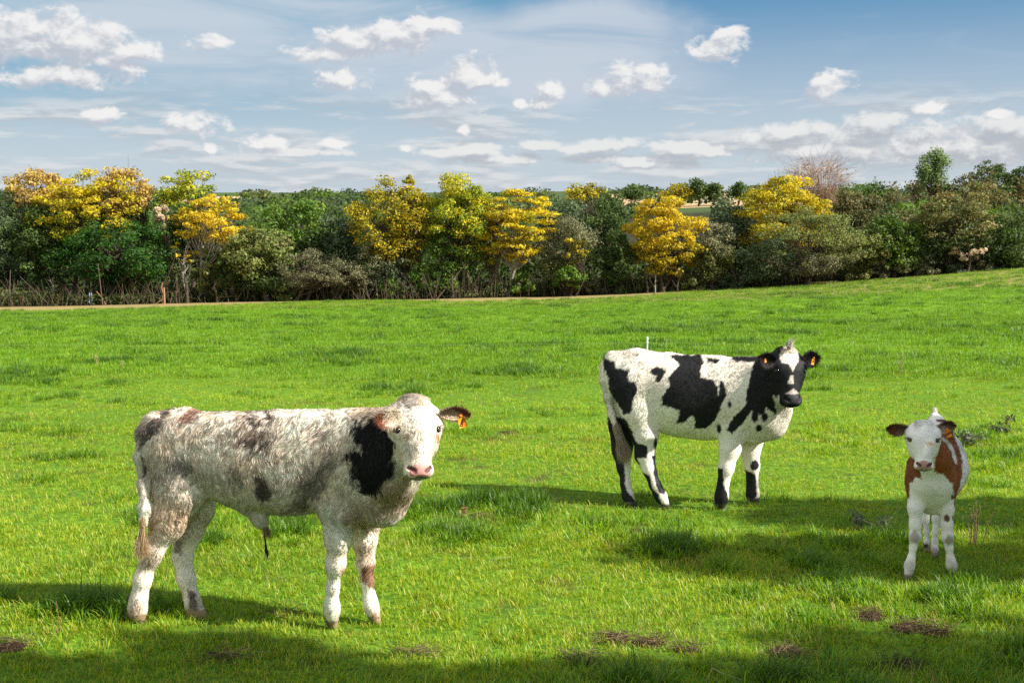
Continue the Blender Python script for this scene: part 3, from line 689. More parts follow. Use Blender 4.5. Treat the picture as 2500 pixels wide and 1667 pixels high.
# trees that stand outside the picture on the right: they throw the shade over the near grass
T_SHADE = [
    # x, y, crown z, rx, ry, rz, clumps, leaves
    (5.8, 1.70, 5.0, 3.9, 0.85, 0.9, 95, 22000, 'leafy oak standing beside the camera, its shade crossing the left foreground'),
    (10.8, 1.95, 5.0, 3.9, 0.95, 1.0, 95, 22000, 'leafy oak standing farther right of the camera, its shade crossing the right foreground'),
    (9.6, 4.35, 4.2, 3.1, 0.36, 0.7, 60, 9000, 'leafy oak standing right of the smallest calf, its shade on the calf legs'),
    (10.1, 5.55, 4.2, 3.2, 0.40, 0.7, 60, 9500, 'leafy oak standing right of the smallest calf and farther back, its shade behind the calf'),
]
for i, (x_, y_, z_, rx_, ry_, rz_, ncl, nl, l_) in enumerate(T_SHADE):
    r2 = np.random.default_rng(90 + i)
    root = np.array([x_ + .8, y_, float(ground_z(x_, y_)) - .05]); c = np.array([x_, y_, z_])
    d = unit(r2.normal(size=(ncl, 3))); q = d * (r2.uniform(0, 1, (ncl, 1)) ** .4) * (1 + .15 * fnoise(d, 1.5, i, 2))[:, None]
    cl = c + q * np.array([rx_, ry_, rz_]); segs = []
    trp = [root + (c - root) * t + np.array([.15 * math.sin(t * 5), .1 * math.sin(t * 3), 0]) for t in np.linspace(0, 1, 7)]
    for j in range(6): segs.append([*trp[j], *trp[j + 1], .2 - .025 * j, .175 - .025 * j])
    for e in cl:
        a = trp[int(r2.integers(3, 7))]; m_ = (a + e) / 2 + r2.normal(size=3) * .12
        segs.append([*a, *m_, .05, .03]); segs.append([*m_, *e, .03, .012])
    id_ = r2.integers(0, ncl, nl)
    LC = cl[id_] + unit(r2.normal(size=(nl, 3))) * r2.uniform(.1, 1, (nl, 1)) ** .6 * np.array([.55, .30, .36])
    V, F, Cc = leaf_quads(LC, .075, pick('oak', nl, r2), r2)
    t = empty('shade_tree', root, l_, 'tree')
    TV, TF = tubes(segs, 7); mesh_obj('trunk', TV, TF, BARK, t, smooth=True, base=root)
    mesh_obj('crown', V, F, LEAF, t, colors=Cc, base=root)
# ------------------------------------------------------------------ calves
class Field:
    """smooth union of solids on a grid, turned into one continuous skin"""
    def __init__(s, lo, hi, h):
        s.h = h; s.lo = np.asarray(lo, float); s.n = (np.ceil((np.asarray(hi) - s.lo) / h)).astype(int) + 1
        s.F = np.full(s.n, 9.0, np.float32); s.lab = np.zeros(s.n, np.int8)
    def box(s, lo, hi):
        a = np.clip(np.floor((lo - s.lo) / s.h).astype(int), 0, s.n); b = np.clip(np.ceil((hi - s.lo) / s.h).astype(int) + 1, 0, s.n)
        g = [s.lo[i] + np.arange(a[i], b[i]) * s.h for i in range(3)]
        G = np.stack(np.meshgrid(*g, indexing='ij'), -1)
        return tuple(slice(a[i], b[i]) for i in range(3)), G
    def blend(s, sl, d, k, lab, sub=False):
        F = s.F[sl]
        if sub:
            d = -d; h = np.clip(.5 - .5 * (F - d) / k, 0, 1); s.F[sl] = F * (1 - h) + d * h + k * h * (1 - h); return
        h = np.clip(.5 + .5 * (F - d) / k, 0, 1)
        s.lab[sl] = np.where(d < F, lab, s.lab[sl])
        s.F[sl] = F * (1 - h) + d * h - k * h * (1 - h)
    def cone(s, a, b, ra, rb, k=.03, lab=0, lat=None, ls=1.0, sub=False):
        """tapered capsule; ls>1 squeezes it along the unit vector lat"""
        a = np.asarray(a, float); b = np.asarray(b, float); m = max(ra, rb) + k * 1.2 + s.h * 2
        sl, G = s.box(np.minimum(a, b) - m, np.maximum(a, b) + m)
        q = G - a; ba = b - a
        if lat is not None:
            q = q + (ls - 1) * (q @ lat)[..., None] * lat; ba = ba + (ls - 1) * (ba @ lat) * lat
        t = np.clip((q @ ba) / max(ba @ ba, 1e-9), 0, 1)
        d = np.linalg.norm(q - t[..., None] * ba, axis=-1) - (ra + t * (rb - ra))
        if ls > 1: d = d / (1 + (ls - 1) * .5)
        s.blend(sl, d, k, lab, sub)
    def ell(s, c, axes, rad, k=.03, lab=0, sub=False):
        """ellipsoid: axes (3,3) rows, rad (3,)"""
        c = np.asarray(c, float); m = max(rad) + k * 1.2 + s.h * 2
        sl, G = s.box(c - m, c + m)
        q = (G - c) @ np.asarray(axes).T / np.asarray(rad)
        l = np.linalg.norm(q, axis=-1); l2 = np.linalg.norm(q / np.asarray(rad), axis=-1)
        d = l * (l - 1) / np.maximum(l2, 1e-6)
        s.blend(sl, d, k, lab, sub)
    def mesh(s):
        F = s.F; sg = F < 0
        c = [sg[x:x + s.n[0] - 1, y:y + s.n[1] - 1, z:z + s.n[2] - 1] for x in (0, 1) for y in (0, 1) for z in (0, 1)]
        cnt = np.sum(c, 0); act = (cnt > 0) & (cnt < 8)
        idx = np.argwhere(act); vid = np.full(act.shape, -1, np.int32); vid[act] = np.arange(len(idx))
        acc = np.zeros((len(idx), 3)); num = np.zeros((len(idx), 1))
        cor = np.array([(x, y, z) for x in (0, 1) for y in (0, 1) for z in (0, 1)])
        for i in range(8):
            for j in range(i + 1, 8):
                if np.abs(cor[i] - cor[j]).sum() != 1: continue
                a = F[tuple((idx + cor[i]).T)]; b = F[tuple((idx + cor[j]).T)]
                x = (a < 0) != (b < 0); t = np.where(x, a / np.where(x, a - b, 1), 0)
                p = cor[i] + t[:, None] * (cor[j] - cor[i]); acc += np.where(x[:, None], p, 0); num += x[:, None]
        V = s.lo + (idx + acc / num) * s.h
        quads = []
        for ax in range(3):
            o = [i for i in range(3) if i != ax]
            A = np.take(sg, range(0, s.n[ax] - 1), ax); B = np.take(sg, range(1, s.n[ax]), ax)
            e = np.argwhere(A != B); e = e[(e[:, o[0]] > 0) & (e[:, o[1]] > 0) & (e[:, o[0]] < s.n[o[0]] - 1) & (e[:, o[1]] < s.n[o[1]] - 1)]
            u = np.zeros(3, int); u[o[0]] = 1; w = np.zeros(3, int); w[o[1]] = 1
            q = np.stack([vid[tuple((e - u - w).T)], vid[tuple((e - w).T)], vid[tuple(e.T)], vid[tuple((e - u).T)]], -1)
            ins = sg[tuple(e.T)]
            flip = ins if ax != 1 else ~ins
            q = np.where(flip[:, None], q, q[:, ::-1]); quads.append(q)
        return V, np.concatenate(quads), s.lab[tuple(np.minimum(idx, s.n - 1).T)]

def vnormals(V, Q):
    n = np.cross(V[Q[:, 2]] - V[Q[:, 0]], V[Q[:, 3]] - V[Q[:, 1]])
    N = np.zeros_like(V)
    for i in range(4): np.add.at(N, Q[:, i], n)
    return unit(N), n

def poly_sd(P, poly):
    """signed distance (negative inside) of 2-D points to a polygon"""
    poly = np.asarray(poly, float); d = np.full(len(P), 1e9); ins = np.zeros(len(P), bool)
    for i in range(len(poly)):
        a = poly[i]; b = poly[(i + 1) % len(poly)]; e = b - a; w = P - a
        t = np.clip((w @ e) / (e @ e), 0, 1); d = np.minimum(d, np.linalg.norm(w - t[:, None] * e, axis=1))
        c1 = (a[1] > P[:, 1]) != (b[1] > P[:, 1])
        xi = a[0] + (P[:, 1] - a[1]) / (b[1] - a[1] if b[1] != a[1] else 1e-9) * e[0]
        ins ^= c1 & (P[:, 0] < xi)
    return np.where(ins, -d, d)

def coat_color(W, UV, lab, side, spec, seed):
    """coat pattern: W world points, UV crop pixels, lab body region, side +1 near / -1 far"""
    n1 = fnoise(W, 14, seed, 3); n2 = fnoise(W, 45, seed + 7, 3); n3 = fnoise(W, 5, seed + 11, 2); n4 = fnoise(W * np.array([1, 1, .45]), 110, seed + 13, 2)
    base = np.array(spec['base'])[None] * (1 + .10 * n1 + .10 * n2)[:, None]
    tan = np.array(spec.get('tan', (.5, .38, .22)))
    tw = np.clip(spec.get('tan_amt', .4) * sstep(-.15, .7, n3 + .5 * n1 + .25 * n2), 0, 1)
    col = base * (1 - tw[:, None]) + tan * tw[:, None]
    for p in spec['patches']:
        sd = poly_sd(UV, p['poly']) if 'poly' in p else (np.hypot((UV[:, 0] - p['c'][0]) / p['r'][0], (UV[:, 1] - p['c'][1]) / p['r'][1]) - 1) * min(p['r'])
        soft = p.get('soft', 10); amp = p.get('amp', 14)
        sd = sd + amp * (n1 * 1.3 + n2 + n4 * .9)
        w = (1 - sstep(-soft, soft, sd)) * p.get('s', 1.0)
        if 'mott' in p: w = w * sstep(-.25, .25, n2 + n1 * .8 + p['mott'])
        if 'lab' in p: w = w * np.isin(lab, p['lab'])
        if 'side' in p: w = w * (side == p['side'])
        col = col * (1 - w[:, None]) + np.array(p['col']) * w[:, None]
    return np.clip(col, .004, .92)

def mat_coat():
    m, nt, b = new_mat('calf_skin'); L = nt.links
    a = nd(nt, 'ShaderNodeAttribute', attribute_name='col'); L.new(a.outputs['Color'], b.inputs['Base Color'])
    b.inputs['Roughness'].default_value = .65; b.inputs['Specular IOR Level'].default_value = .25
    tcn = nd(nt, 'ShaderNodeTexCoord'); nz = nd(nt, 'ShaderNodeTexNoise'); nz.inputs['Scale'].default_value = 160; nz.inputs['Detail'].default_value = 3
    L.new(tcn.outputs['Object'], nz.inputs['Vector']); bp = nd(nt, 'ShaderNodeBump'); bp.inputs['Distance'].default_value = .002
    L.new(nz.outputs['Fac'], bp.inputs['Height']); L.new(bp.outputs[0], b.inputs['Normal'])
    return m
def mat_hair():
    m = bpy.data.materials.new('calf_hair'); m.use_nodes = True; nt = m.node_tree; L = nt.links
    for n in list(nt.nodes): nt.nodes.remove(n)
    out = nd(nt, 'ShaderNodeOutputMaterial')
    a = nd(nt, 'ShaderNodeAttribute', attribute_name='strand_color')
    nr = nd(nt, 'ShaderNodeAttribute', attribute_name='skin_normal')
    df = nd(nt, 'ShaderNodeBsdfDiffuse'); L.new(a.outputs['Color'], df.inputs['Color']); L.new(nr.outputs['Vector'], df.inputs['Normal'])
    hs = nd(nt, 'ShaderNodeBsdfHair'); hs.component = 'Reflection'; hs.inputs['RoughnessU'].default_value = .35; hs.inputs['RoughnessV'].default_value = .9
    hs.inputs['Color'].default_value = (.42, .40, .37, 1)
    tr = nd(nt, 'ShaderNodeBsdfTranslucent'); L.new(a.outputs['Color'], tr.inputs['Color']); L.new(nr.outputs['Vector'], tr.inputs['Normal'])
    m1 = nd(nt, 'ShaderNodeMixShader'); m1.inputs[0].default_value = .10; L.new(df.outputs[0], m1.inputs[1]); L.new(hs.outputs[0], m1.inputs[2])
    m2 = nd(nt, 'ShaderNodeMixShader'); m2.inputs[0].default_value = .42; L.new(m1.outputs[0], m2.inputs[1]); L.new(tr.outputs[0], m2.inputs[2])
    L.new(m2.outputs[0], out.inputs[0])
    return m
M_SKIN = mat_coat(); M_HAIR = mat_hair()
M_EYE = mat_flat('eye_dark', (.012, .008, .006), .08, .6, coat=.6)
M_RIM = mat_flat('eyelid_skin', (.20, .11, .08), .5, .3)
M_RIMD = mat_flat('eyelid_dark', (.012, .010, .010), .45, .4)
M_TAG = mat_flat('orange_tag', (.85, .25, .01), .45, .4, .06, 60)
M_TAGNUM = mat_flat('tag_print', (.03, .015, .008), .6, .2)
M_HOOF = mat_flat('hoof_horn', (.10, .08, .06), .55, .3, .3, 40)

def curves_obj(name, P, rad, col, nrm, parent, base):
    """P (n,k,3) strands"""
    n, k = P.shape[:2]
    cd = bpy.data.hair_curves.new(name); cd.add_curves([k] * n)
    cd.attributes['position'].data.foreach_set('vector', (P - base).astype(np.float32).ravel())
    r = cd.attributes.get('radius') or cd.attributes.new('radius', 'FLOAT', 'POINT')
    r.data.foreach_set('value', rad.astype(np.float32).ravel())
    c4 = np.ones((n, 4), np.float32); c4[:, :3] = col
    a = cd.attributes.new('strand_color', 'FLOAT_COLOR', 'CURVE'); a.data.foreach_set('color', c4.ravel())
    b = cd.attributes.new('skin_normal', 'FLOAT_VECTOR', 'CURVE'); b.data.foreach_set('vector', nrm.astype(np.float32).ravel())
    cd.materials.append(M_HAIR)
    o = bpy.data.objects.new(name, cd); link(o, parent); return o

def blade_strands(root, dirn, length, width, rng, curl=.3, seg=4):
    """free hair strands: root (n,3), dirn (n,3), length (n,)"""
    n = len(root); P = np.zeros((n, seg, 3)); P[:, 0] = root; d = unit(dirn)
    for i in range(1, seg):
        P[:, i] = P[:, i - 1] + d * (length / (seg - 1))[:, None]
        d = unit(d + rng.normal(size=(n, 3)) * curl * .3 + np.array([0, 0, -.12]))
    rad = width[:, None] * np.array([1, .9, .65, .12])[None, :seg]
    return P, rad

def ear_mesh(base, tip, facing, w, thick=.006, cup=.35, nu=14, nv=9):
    """cupped leaf-shaped ear; returns V,F,(u,v,inner)"""
    base = np.asarray(base, float); tip = np.asarray(tip, float); ax = unit(tip - base); L_ = np.linalg.norm(tip - base)
    f = unit(facing - (facing @ ax) * ax); up = np.cross(ax, f)
    u = np.linspace(0, 1, nu); v = np.linspace(-1, 1, nv)
    U, Vv = np.meshgrid(u, v, indexing='ij')
    prof = np.interp(U, [0, .12, .35, .6, .8, .93, 1], [.42, .62, .95, 1.0, .82, .48, .12])
    ctr = base + U[..., None] * ax * L_ + (-.04 * np.sin(U * 3.1) * L_)[..., None] * up
    P = ctr + (Vv * prof * w)[..., None] * up - (cup * w * (1 - Vv ** 2) * prof)[..., None] * f + (cup * w * .4 * prof)[..., None] * f
    N_ = f * np.ones_like(P)
    Pi = P; Po = P - N_ * thick - (ax * thick * .4)
    A = np.arange(nu * nv).reshape(nu, nv); F = []
    for i in range(nu - 1):
        for j in range(nv - 1):
            F.append((A[i, j], A[i + 1, j], A[i + 1, j + 1], A[i, j + 1])); k = nu * nv
            F.append((A[i, j] + k, A[i, j + 1] + k, A[i + 1, j + 1] + k, A[i + 1, j] + k))
    k = nu * nv; loop = [(i, 0) for i in range(nu)] + [(nu - 1, j) for j in range(1, nv)] + [(i, nv - 1) for i in range(nu - 2, -1, -1)] + [(0, j) for j in range(nv - 2, 0, -1)]
    for q in range(len(loop)):
        a = A[loop[q]]; b = A[loop[(q + 1) % len(loop)]]; F.append((a, b, b + k, a + k))
    V = np.concatenate([Pi.reshape(-1, 3), Po.reshape(-1, 3)])
    uvw = np.concatenate([np.stack([U.ravel(), Vv.ravel(), np.ones(nu * nv)], -1), np.stack([U.ravel(), Vv.ravel(), np.zeros(nu * nv)], -1)])
    return V, np.array(F), uvw, f, up, ax

def uv_sphere(c, r, nu=16, nv=10, axes=None, rad=None):
    th = np.linspace(0, np.pi, nv + 1); ph = np.arange(nu) * 2 * np.pi / nu
    T_, P_ = np.meshgrid(th, ph, indexing='ij')
    S = np.stack([np.sin(T_) * np.cos(P_), np.sin(T_) * np.sin(P_), np.cos(T_)], -1).reshape(-1, 3)
    if axes is not None: S = (S * rad) @ np.asarray(axes)
    else: S = S * r
    A = np.arange((nv + 1) * nu).reshape(nv + 1, nu)
    F = np.stack([A[:-1], A[1:], np.roll(A[1:], -1, 1), np.roll(A[:-1], -1, 1)], -1).reshape(-1, 4)
    return S + c, F

def text_mesh(txt, size, extrude):
    cu = bpy.data.curves.new('number', 'FONT'); cu.body = txt; cu.size = size; cu.extrude = extrude; cu.align_x = 'CENTER'; cu.align_y = 'CENTER'
    cu.resolution_u = 3; cu.offset = size * .02
    ob = bpy.data.objects.new('number_source', cu); SC.collection.objects.link(ob)
    dg = bpy.context.evaluated_depsgraph_get(); me = bpy.data.meshes.new_from_object(ob.evaluated_get(dg))
    bpy.data.objects.remove(ob); bpy.data.curves.remove(cu); return me

def make_calf(spec):
    org = np.array(spec['org'], float); s = spec['scale']; seed = spec['seed']
    rng = np.random.default_rng(seed)
    ysc = spec['ysc']
    def W(cx, cy, Y): return at(org[0] + cx / s, org[1] + cy / s, Y * ysc)
    def M(r, Y): return r / s * Y * ysc / FPX
    hd = unit(np.array([math.cos(spec['heading']), math.sin(spec['heading']), 0.])); latv = np.array([-hd[1], hd[0], 0.])
    if latv[1] > 0: latv = -latv                      # points to the camera side
    # bounding box
    pts = []
    for ch in spec['chains']:
        for nd_ in ch['n']: pts.append(np.concatenate([W(*nd_[:3]), [M(nd_[3], nd_[2])]]))
    H = spec['head']; O = W(H['poll'][0], H['poll'][1], H['Y']); LH = H['L']
    wv = np.array([math.sin(H['yaw']), -math.cos(H['yaw']), 0.]); z = np.array([0, 0, 1.])
    nn = wv * math.cos(H['pitch']) - z * math.sin(H['pitch']); ff = wv * math.sin(H['pitch']) + z * math.cos(H['pitch'])
    ll = np.array([math.cos(H['yaw']), math.sin(H['yaw']), 0.])
    ro = H.get('roll', 0.); c_, s_ = math.cos(ro), math.sin(ro)
    nn, ll = nn * c_ + ll * s_, ll * c_ - nn * s_
    def HP(l, n, f): return O + (ll * l + nn * n + ff * f) * LH
    pts = np.array(pts); hp = HP(0, .55, -.15)
    lo = np.minimum((pts[:, :3] - pts[:, 3:]).min(0), hp - LH * .75) - .04; hi = np.maximum((pts[:, :3] + pts[:, 3:]).max(0), hp + LH * .75) + .04
    fd = Field(lo, hi, spec['h'])
    AX = np.array([ll, nn, ff])
    hw = H.get('w', 1.0)
    soles = []
    for ch in spec['chains']:
        ns = ch['n']; ls = ch.get('ls', 1.0); k = ch.get('k', .04)
        P = [W(*a[:3]) for a in ns]; Rr = [M(a[3], a[2]) for a in ns]
        if ch.get('sole'):
            e = P[-1].copy(); gz = float(ground_z(e[0], e[1])); e[2] = gz + Rr[-1] * .75 ; P[-1] = e; soles.append((e.copy(), Rr[-1], P[-2], ch))
        for i in range(len(ns) - 1):
            lsi = ns[i][4] if len(ns[i]) > 4 else ls
            fd.cone(P[i], P[i + 1], Rr[i], Rr[i + 1], k, ch['lab'], latv, lsi)
    # ---- head (label 1)
    eyes = []
    e = fd.ell; K = .05 * LH / .38
    e(HP(0, .20, -.20), AX, np.array([.27 * hw, .25, .24]) * LH, K, 1)
    e(HP(0, .36, -.16), AX, np.array([.285 * hw, .22, .20]) * LH, K, 1)
    for sx in (-1, 1):
        e(HP(sx * .20 * hw, .33, -.075), AX, np.array([.085, .10, .07]) * LH, K, 1)         # brow
        e(HP(sx * .15 * hw, .50, -.28), AX, np.array([.115 * hw, .22, .19]) * LH, K, 1)      # cheek
        e(HP(sx * .22 * hw, .18, -.22), AX, np.array([.09, .08, .08]) * LH, K, 1)     # ear root
    fd.cone(HP(0, .45, -.13), HP(0, .84, -.125), .195 * LH * hw, .138 * LH, K, 1)
    fd.cone(HP(0, .50, -.28), HP(0, .90, -.205), .145 * LH * hw, .105 * LH, K, 1)
    e(HP(0, .90, -.125), AX, np.array([.175, .11, .115]) * LH, K * .6, 1)                  # muzzle pad
    for sx in (-1, 1): e(HP(sx * .10, .93, -.15), AX, np.array([.075, .075, .10]) * LH, K * .5, 1)
    e(HP(0, .955, -.225), AX, np.array([.095, .055, .065]) * LH, K * .4, 1)                  # lower lip
    e(HP(0, 0.07, -.19), AX, np.array([.17, .10, .13]) * LH, K, 1)                           # poll tuft base
    for sx in (-1, 1):
        fd.cone(HP(sx * .070, .945, -.022), HP(sx * .140, .885, -.055), .016 * LH, .027 * LH, .006, 1, sub=True)   # nostril
        o_ = unit(ll * sx * .84 + ff * .52 - nn * .05); q_ = HP(0, .425, -.17)
        for _ in range(400):
            g_ = np.round((q_ - fd.lo) / fd.h).astype(int)
            if fd.F[tuple(np.clip(g_, 0, fd.n - 1))] > 0: break
            q_ = q_ + o_ * .001
        eyes.append((sx, q_ - o_ * .020 * LH, o_))
        e(q_ + o_ * .018 * LH, AX, np.array([.042, .045, .042]) * LH, .010, 1, sub=True)  # eye socket
    fd.ell(HP(0, 1.005, -.175), AX, np.array([.115, .012, .12]) * LH, .006, 1, sub=True)        # mouth line
    V, Q, lab = fd.mesh()
    # light smoothing
    for _ in range(2):
        acc = np.zeros_like(V); cnt = np.zeros((len(V), 1))
        for i in range(4):
            for j in (1, 3):
                np.add.at(acc, Q[:, i], V[Q[:, (i + j) % 4]]); np.add.at(cnt, Q[:, i], 1)
        V = V * .5 + acc / cnt * .5
    VN, FN = vnormals(V, Q)
    ctr = W(*spec['center'])
    def uvs(P):
        qx, qy = to_px(P); return np.stack([(qx - org[0]) * s, (qy - org[1]) * s], -1)
    def colors(P, lab_):
        sd = (P - ctr) @ latv; side = np.where(sd > 0, 1, -1)
        Pm = P.copy()
        if spec.get('mirror', True):
            fl = (sd < 0) & (lab_ == 0); Pm[fl] -= 2 * sd[fl, None] * latv
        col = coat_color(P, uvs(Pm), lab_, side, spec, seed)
        # muzzle skin
        hl = (P - O) @ AX.T / LH
        nose = (lab_ == 1) & (hl[:, 1] > .845 + hl[:, 0] ** 2 * 3.0) & (np.abs(hl[:, 0]) < .142) & (hl[:, 1] - .45 * hl[:, 2] < 1.035)
        lip = (lab_ == 1) & (hl[:, 1] > .97) & (hl[:, 2] < -.10) & (hl[:, 2] > -.24)
        nc = np.array(spec['nose'])
        col[nose] = nc * (1 + .15 * fnoise(P[nose], 60, 3)[:, None]) if nose.any() else col[nose]
        if lip.any(): col[lip] = col[lip] * .35
        q1 = np.stack([np.abs(hl[:, 0]) - .070, hl[:, 1] - .945, (hl[:, 2] + .022)], -1); ab = np.array([.07, -.06, -.033])
        tq = np.clip((q1 @ ab) / (ab @ ab), 0, 1); nost = (lab_ == 1) & (np.linalg.norm(q1 - tq[:, None] * ab, axis=1) < .030)
        col[nost] = nc * np.array([.22, .16, .16])
        zl = (P[:, 2] - ground_z(P[:, 0], P[:, 1])) / spec['H']; hf = ((1 - sstep(.036, .052, zl)) * (lab_ >= 2))[:, None]
        col = col * (1 - hf) + np.array(spec['hoof']) * hf
        dirt = ((1 - sstep(.05, .22, zl)) * (lab_ >= 2) * np.clip(.35 + fnoise(P, 30, seed + 71, 3), 0, 1) * .6)[:, None] * (col.mean(1, keepdims=True) > .1)
        col = col * (1 - dirt) + np.array((.26, .18, .11)) * dirt
        skin = nose | lip
        return col, skin, hl
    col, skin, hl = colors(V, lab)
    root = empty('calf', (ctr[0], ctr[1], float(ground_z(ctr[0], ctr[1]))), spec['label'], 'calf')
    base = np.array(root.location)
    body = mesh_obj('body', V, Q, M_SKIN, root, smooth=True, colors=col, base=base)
    # ---- coat: strands grown from the skin
    area = np.linalg.norm(FN, axis=1) * .5
    fskin = skin[Q].any(1)
    fl = lab[Q[:, 0]]
    eyezone = np.zeros(len(Q), bool)
    for (_, q_, _) in eyes: eyezone |= np.linalg.norm(V[Q[:, 0]] - q_, axis=1) < .062 * LH
    dens = np.where(fl == 1, spec['dens_head'], spec['dens'])
    zlow = (V[Q[:, 0]][:, 2] - ground_z(V[Q[:, 0]][:, 0], V[Q[:, 0]][:, 1])) < .040 * spec['H']
    dens = np.where(fskin | eyezone | (zlow & (fl >= 2)), 0, dens) * area
    # hair nobody can see (facing well away from the camera) is kept thinner
    vc = V[Q].mean(1); vw = unit(np.array([0, 0, EYE]) - vc); fn = unit(FN)
    dens = dens * np.where((fn * vw).sum(1) < -.3, .35, 1)
    nS = int(dens.sum()); fi = rng.choice(len(Q), nS, p=dens / dens.sum())
    a, b_ = rng.uniform(size=(2, nS, 1)); v4 = V[Q[fi]]
    Rp = (v4[:, 0] * (1 - a) + v4[:, 1] * a) * (1 - b_) + (v4[:, 3] * (1 - a) + v4[:, 2] * a) * b_
    Nn = unit(VN[Q[fi]].mean(1)); lb = fl[fi]
    c, _, hls = colors(Rp + Nn * .0, lb)
    # growth direction
    flow = np.where((lb == 0)[:, None], -hd * spec.get('back', .35) + np.array([0, 0, -1.0]), np.array([0, 0, -1.]))
    headflow = nn * (.9) + ll * np.sign(hls[:, :1]) * np.abs(hls[:, :1]) * 3.2 - 0.0
    upw = 1 - sstep(.10, .34, hls[:, 1:2] + .05 * fnoise(Rp, 30, seed + 3, 2)[:, None])
    headflow = headflow * (1 - upw) + (-nn * .25 + ff * .35 + ll * hls[:, :1] * 2.5) * upw
    flow = np.where((lb == 1)[:, None], headflow, flow)
    cur = np.stack([fnoise(Rp, 9, seed + q, 2) for q in (31, 32, 33)], -1) * spec['curl'] + np.stack([fnoise(Rp, 26, seed + q, 2) for q in (41, 42, 43)], -1) * spec['curl'] * 1.1
    cur = np.where((lb == 1)[:, None], cur * .5, cur)
    t = flow + cur * 1.6; t = unit(t - (t * Nn).sum(1, keepdims=True) * Nn)
    topness = np.clip(Nn[:, 2:3], 0, 1)
    lift = spec['lift'] + .25 * topness
    hrel = (Rp[:, 2] - ground_z(Rp[:, 0], Rp[:, 1])) / spec['H']
    Lleg = spec['len_leg'] + (spec['len'] - spec['len_leg']) * sstep(.36, .60, hrel)
    Ls = np.where(lb == 0, spec['len'], np.where(lb == 1, spec['len_head'], Lleg))
    Ls = Ls * rng.uniform(.65, 1.25, nS) * (1 + .25 * fnoise(Rp, 20, seed + 50, 1))
    pollz = (lb == 1) & (hls[:, 1] < .12) & (np.abs(hls[:, 0]) < .16); Ls = np.where(pollz, spec['len_poll'] * rng.uniform(.6, 1.2, nS), Ls)
    uv_ = uvs(Rp)
    for z_ in spec.get('long', []):
        inz = (np.hypot((uv_[:, 0] - z_[0]) / z_[2], (uv_[:, 1] - z_[1]) / z_[3]) < 1) & (lb != 1)
        Ls = np.where(inz, Ls * z_[4], Ls)
    d0 = unit(Nn * (lift + .35) + t * .7 + rng.normal(size=(nS, 3)) * .10)
    d1 = unit(Nn * lift * .5 + t + rng.normal(size=(nS, 3)) * .10)
    d2 = unit(Nn * lift * .2 + t + cur * .5 + np.array([0, 0, -.25]) * (1 - topness))
    P = np.zeros((nS, 4, 3)); P[:, 0] = Rp - Nn * .002
    P[:, 1] = P[:, 0] + d0 * (Ls * .30)[:, None]; P[:, 2] = P[:, 1] + d1 * (Ls * .36)[:, None]; P[:, 3] = P[:, 2] + d2 * (Ls * .36)[:, None]
    # clumping: tips pull together in small locks
    wrp = np.stack([fnoise(Rp, .45 / spec['lock'], seed + q, 2) for q in (61, 62, 63)], -1) * spec['lock'] * 1.3
    cell = np.floor((Rp + wrp) / (np.array([1, 1, 1.35]) * spec['lock'])).astype(np.int64); key = cell[:, 0] * 1000003 + cell[:, 1] * 10007 + cell[:, 2]
    _, inv = np.unique(key, return_inverse=True); m = inv.max() + 1
    cn = np.bincount(inv, minlength=m)[:, None]
    mid = np.stack([np.bincount(inv, P[:, 3, q], m) for q in range(3)], -1) / cn
    mid2 = np.stack([np.bincount(inv, P[:, 2, q], m) for q in range(3)], -1) / cn
    g = spec['clump'] * np.where(lb == 1, .45, np.where(hrel < .4, .35, 1))[:, None]
    P[:, 3] = P[:, 3] * (1 - g) + mid[inv] * g; P[:, 2] = P[:, 2] * (1 - g * .5) + mid2[inv] * g * .5
    lockv = rng.uniform(*spec.get('lockv', (.86, 1.08)), m)[inv]; lockv = np.where((lb == 1) | (hrel < .4), lockv * .35 + .65, lockv)
    c = c * (lockv * rng.uniform(.85, 1.12, nS))[:, None]
    wd = spec['hw'] * rng.uniform(.7, 1.3, nS)
    rad = wd[:, None] * np.array([1.0, .95, .7, .15])
    rl = rng.normal(size=(m, 3))[inv] * .75 + rng.normal(size=(nS, 3)) * .5
    rl = unit(rl - (rl * d1).sum(1, keepdims=True) * d1)
    amt = np.where(lb == 1, .45, np.where(hrel < .4, .5, spec.get('scatter', .6)))[:, None]
    shn = unit(Nn * .8 + rl * amt)
    curves_obj('coat', P, rad, np.clip(c, .003, .9), shn, root, base)
    # ---- long hair of tail switch, sheath
    for tf in spec['tufts']:
        n = tf['n']; p0 = W(*tf['a']); p1 = W(*tf['b']); rr = tf['r']
        tt = rng.uniform(0, 1, (n, 1)) ** 1.2
        rt = p0 + (p1 - p0) * tt * .45 + unit(rng.normal(size=(n, 3))) * rr * rng.uniform(.2, 1, (n, 1))
        dr = (p1 - rt) + rng.normal(size=(n, 3)) * rr * tf.get('spread', 1.0)
        ln = np.linalg.norm(dr, axis=1) * rng.uniform(.75, 1.1, n)
        PP, rd = blade_strands(rt, dr, ln, np.full(n, tf.get('w', .0012)), rng, tf.get('curl', .25))
        cc = np.array(tf['cols'])[rng.integers(0, len(tf['cols']), n)] * rng.uniform(.8, 1.15, (n, 1))
        curves_obj(tf['name'], PP, rd, cc, unit(rng.normal(size=(n, 3)) * .5 + latv + np.array([.3, 0, .5])), root, base)
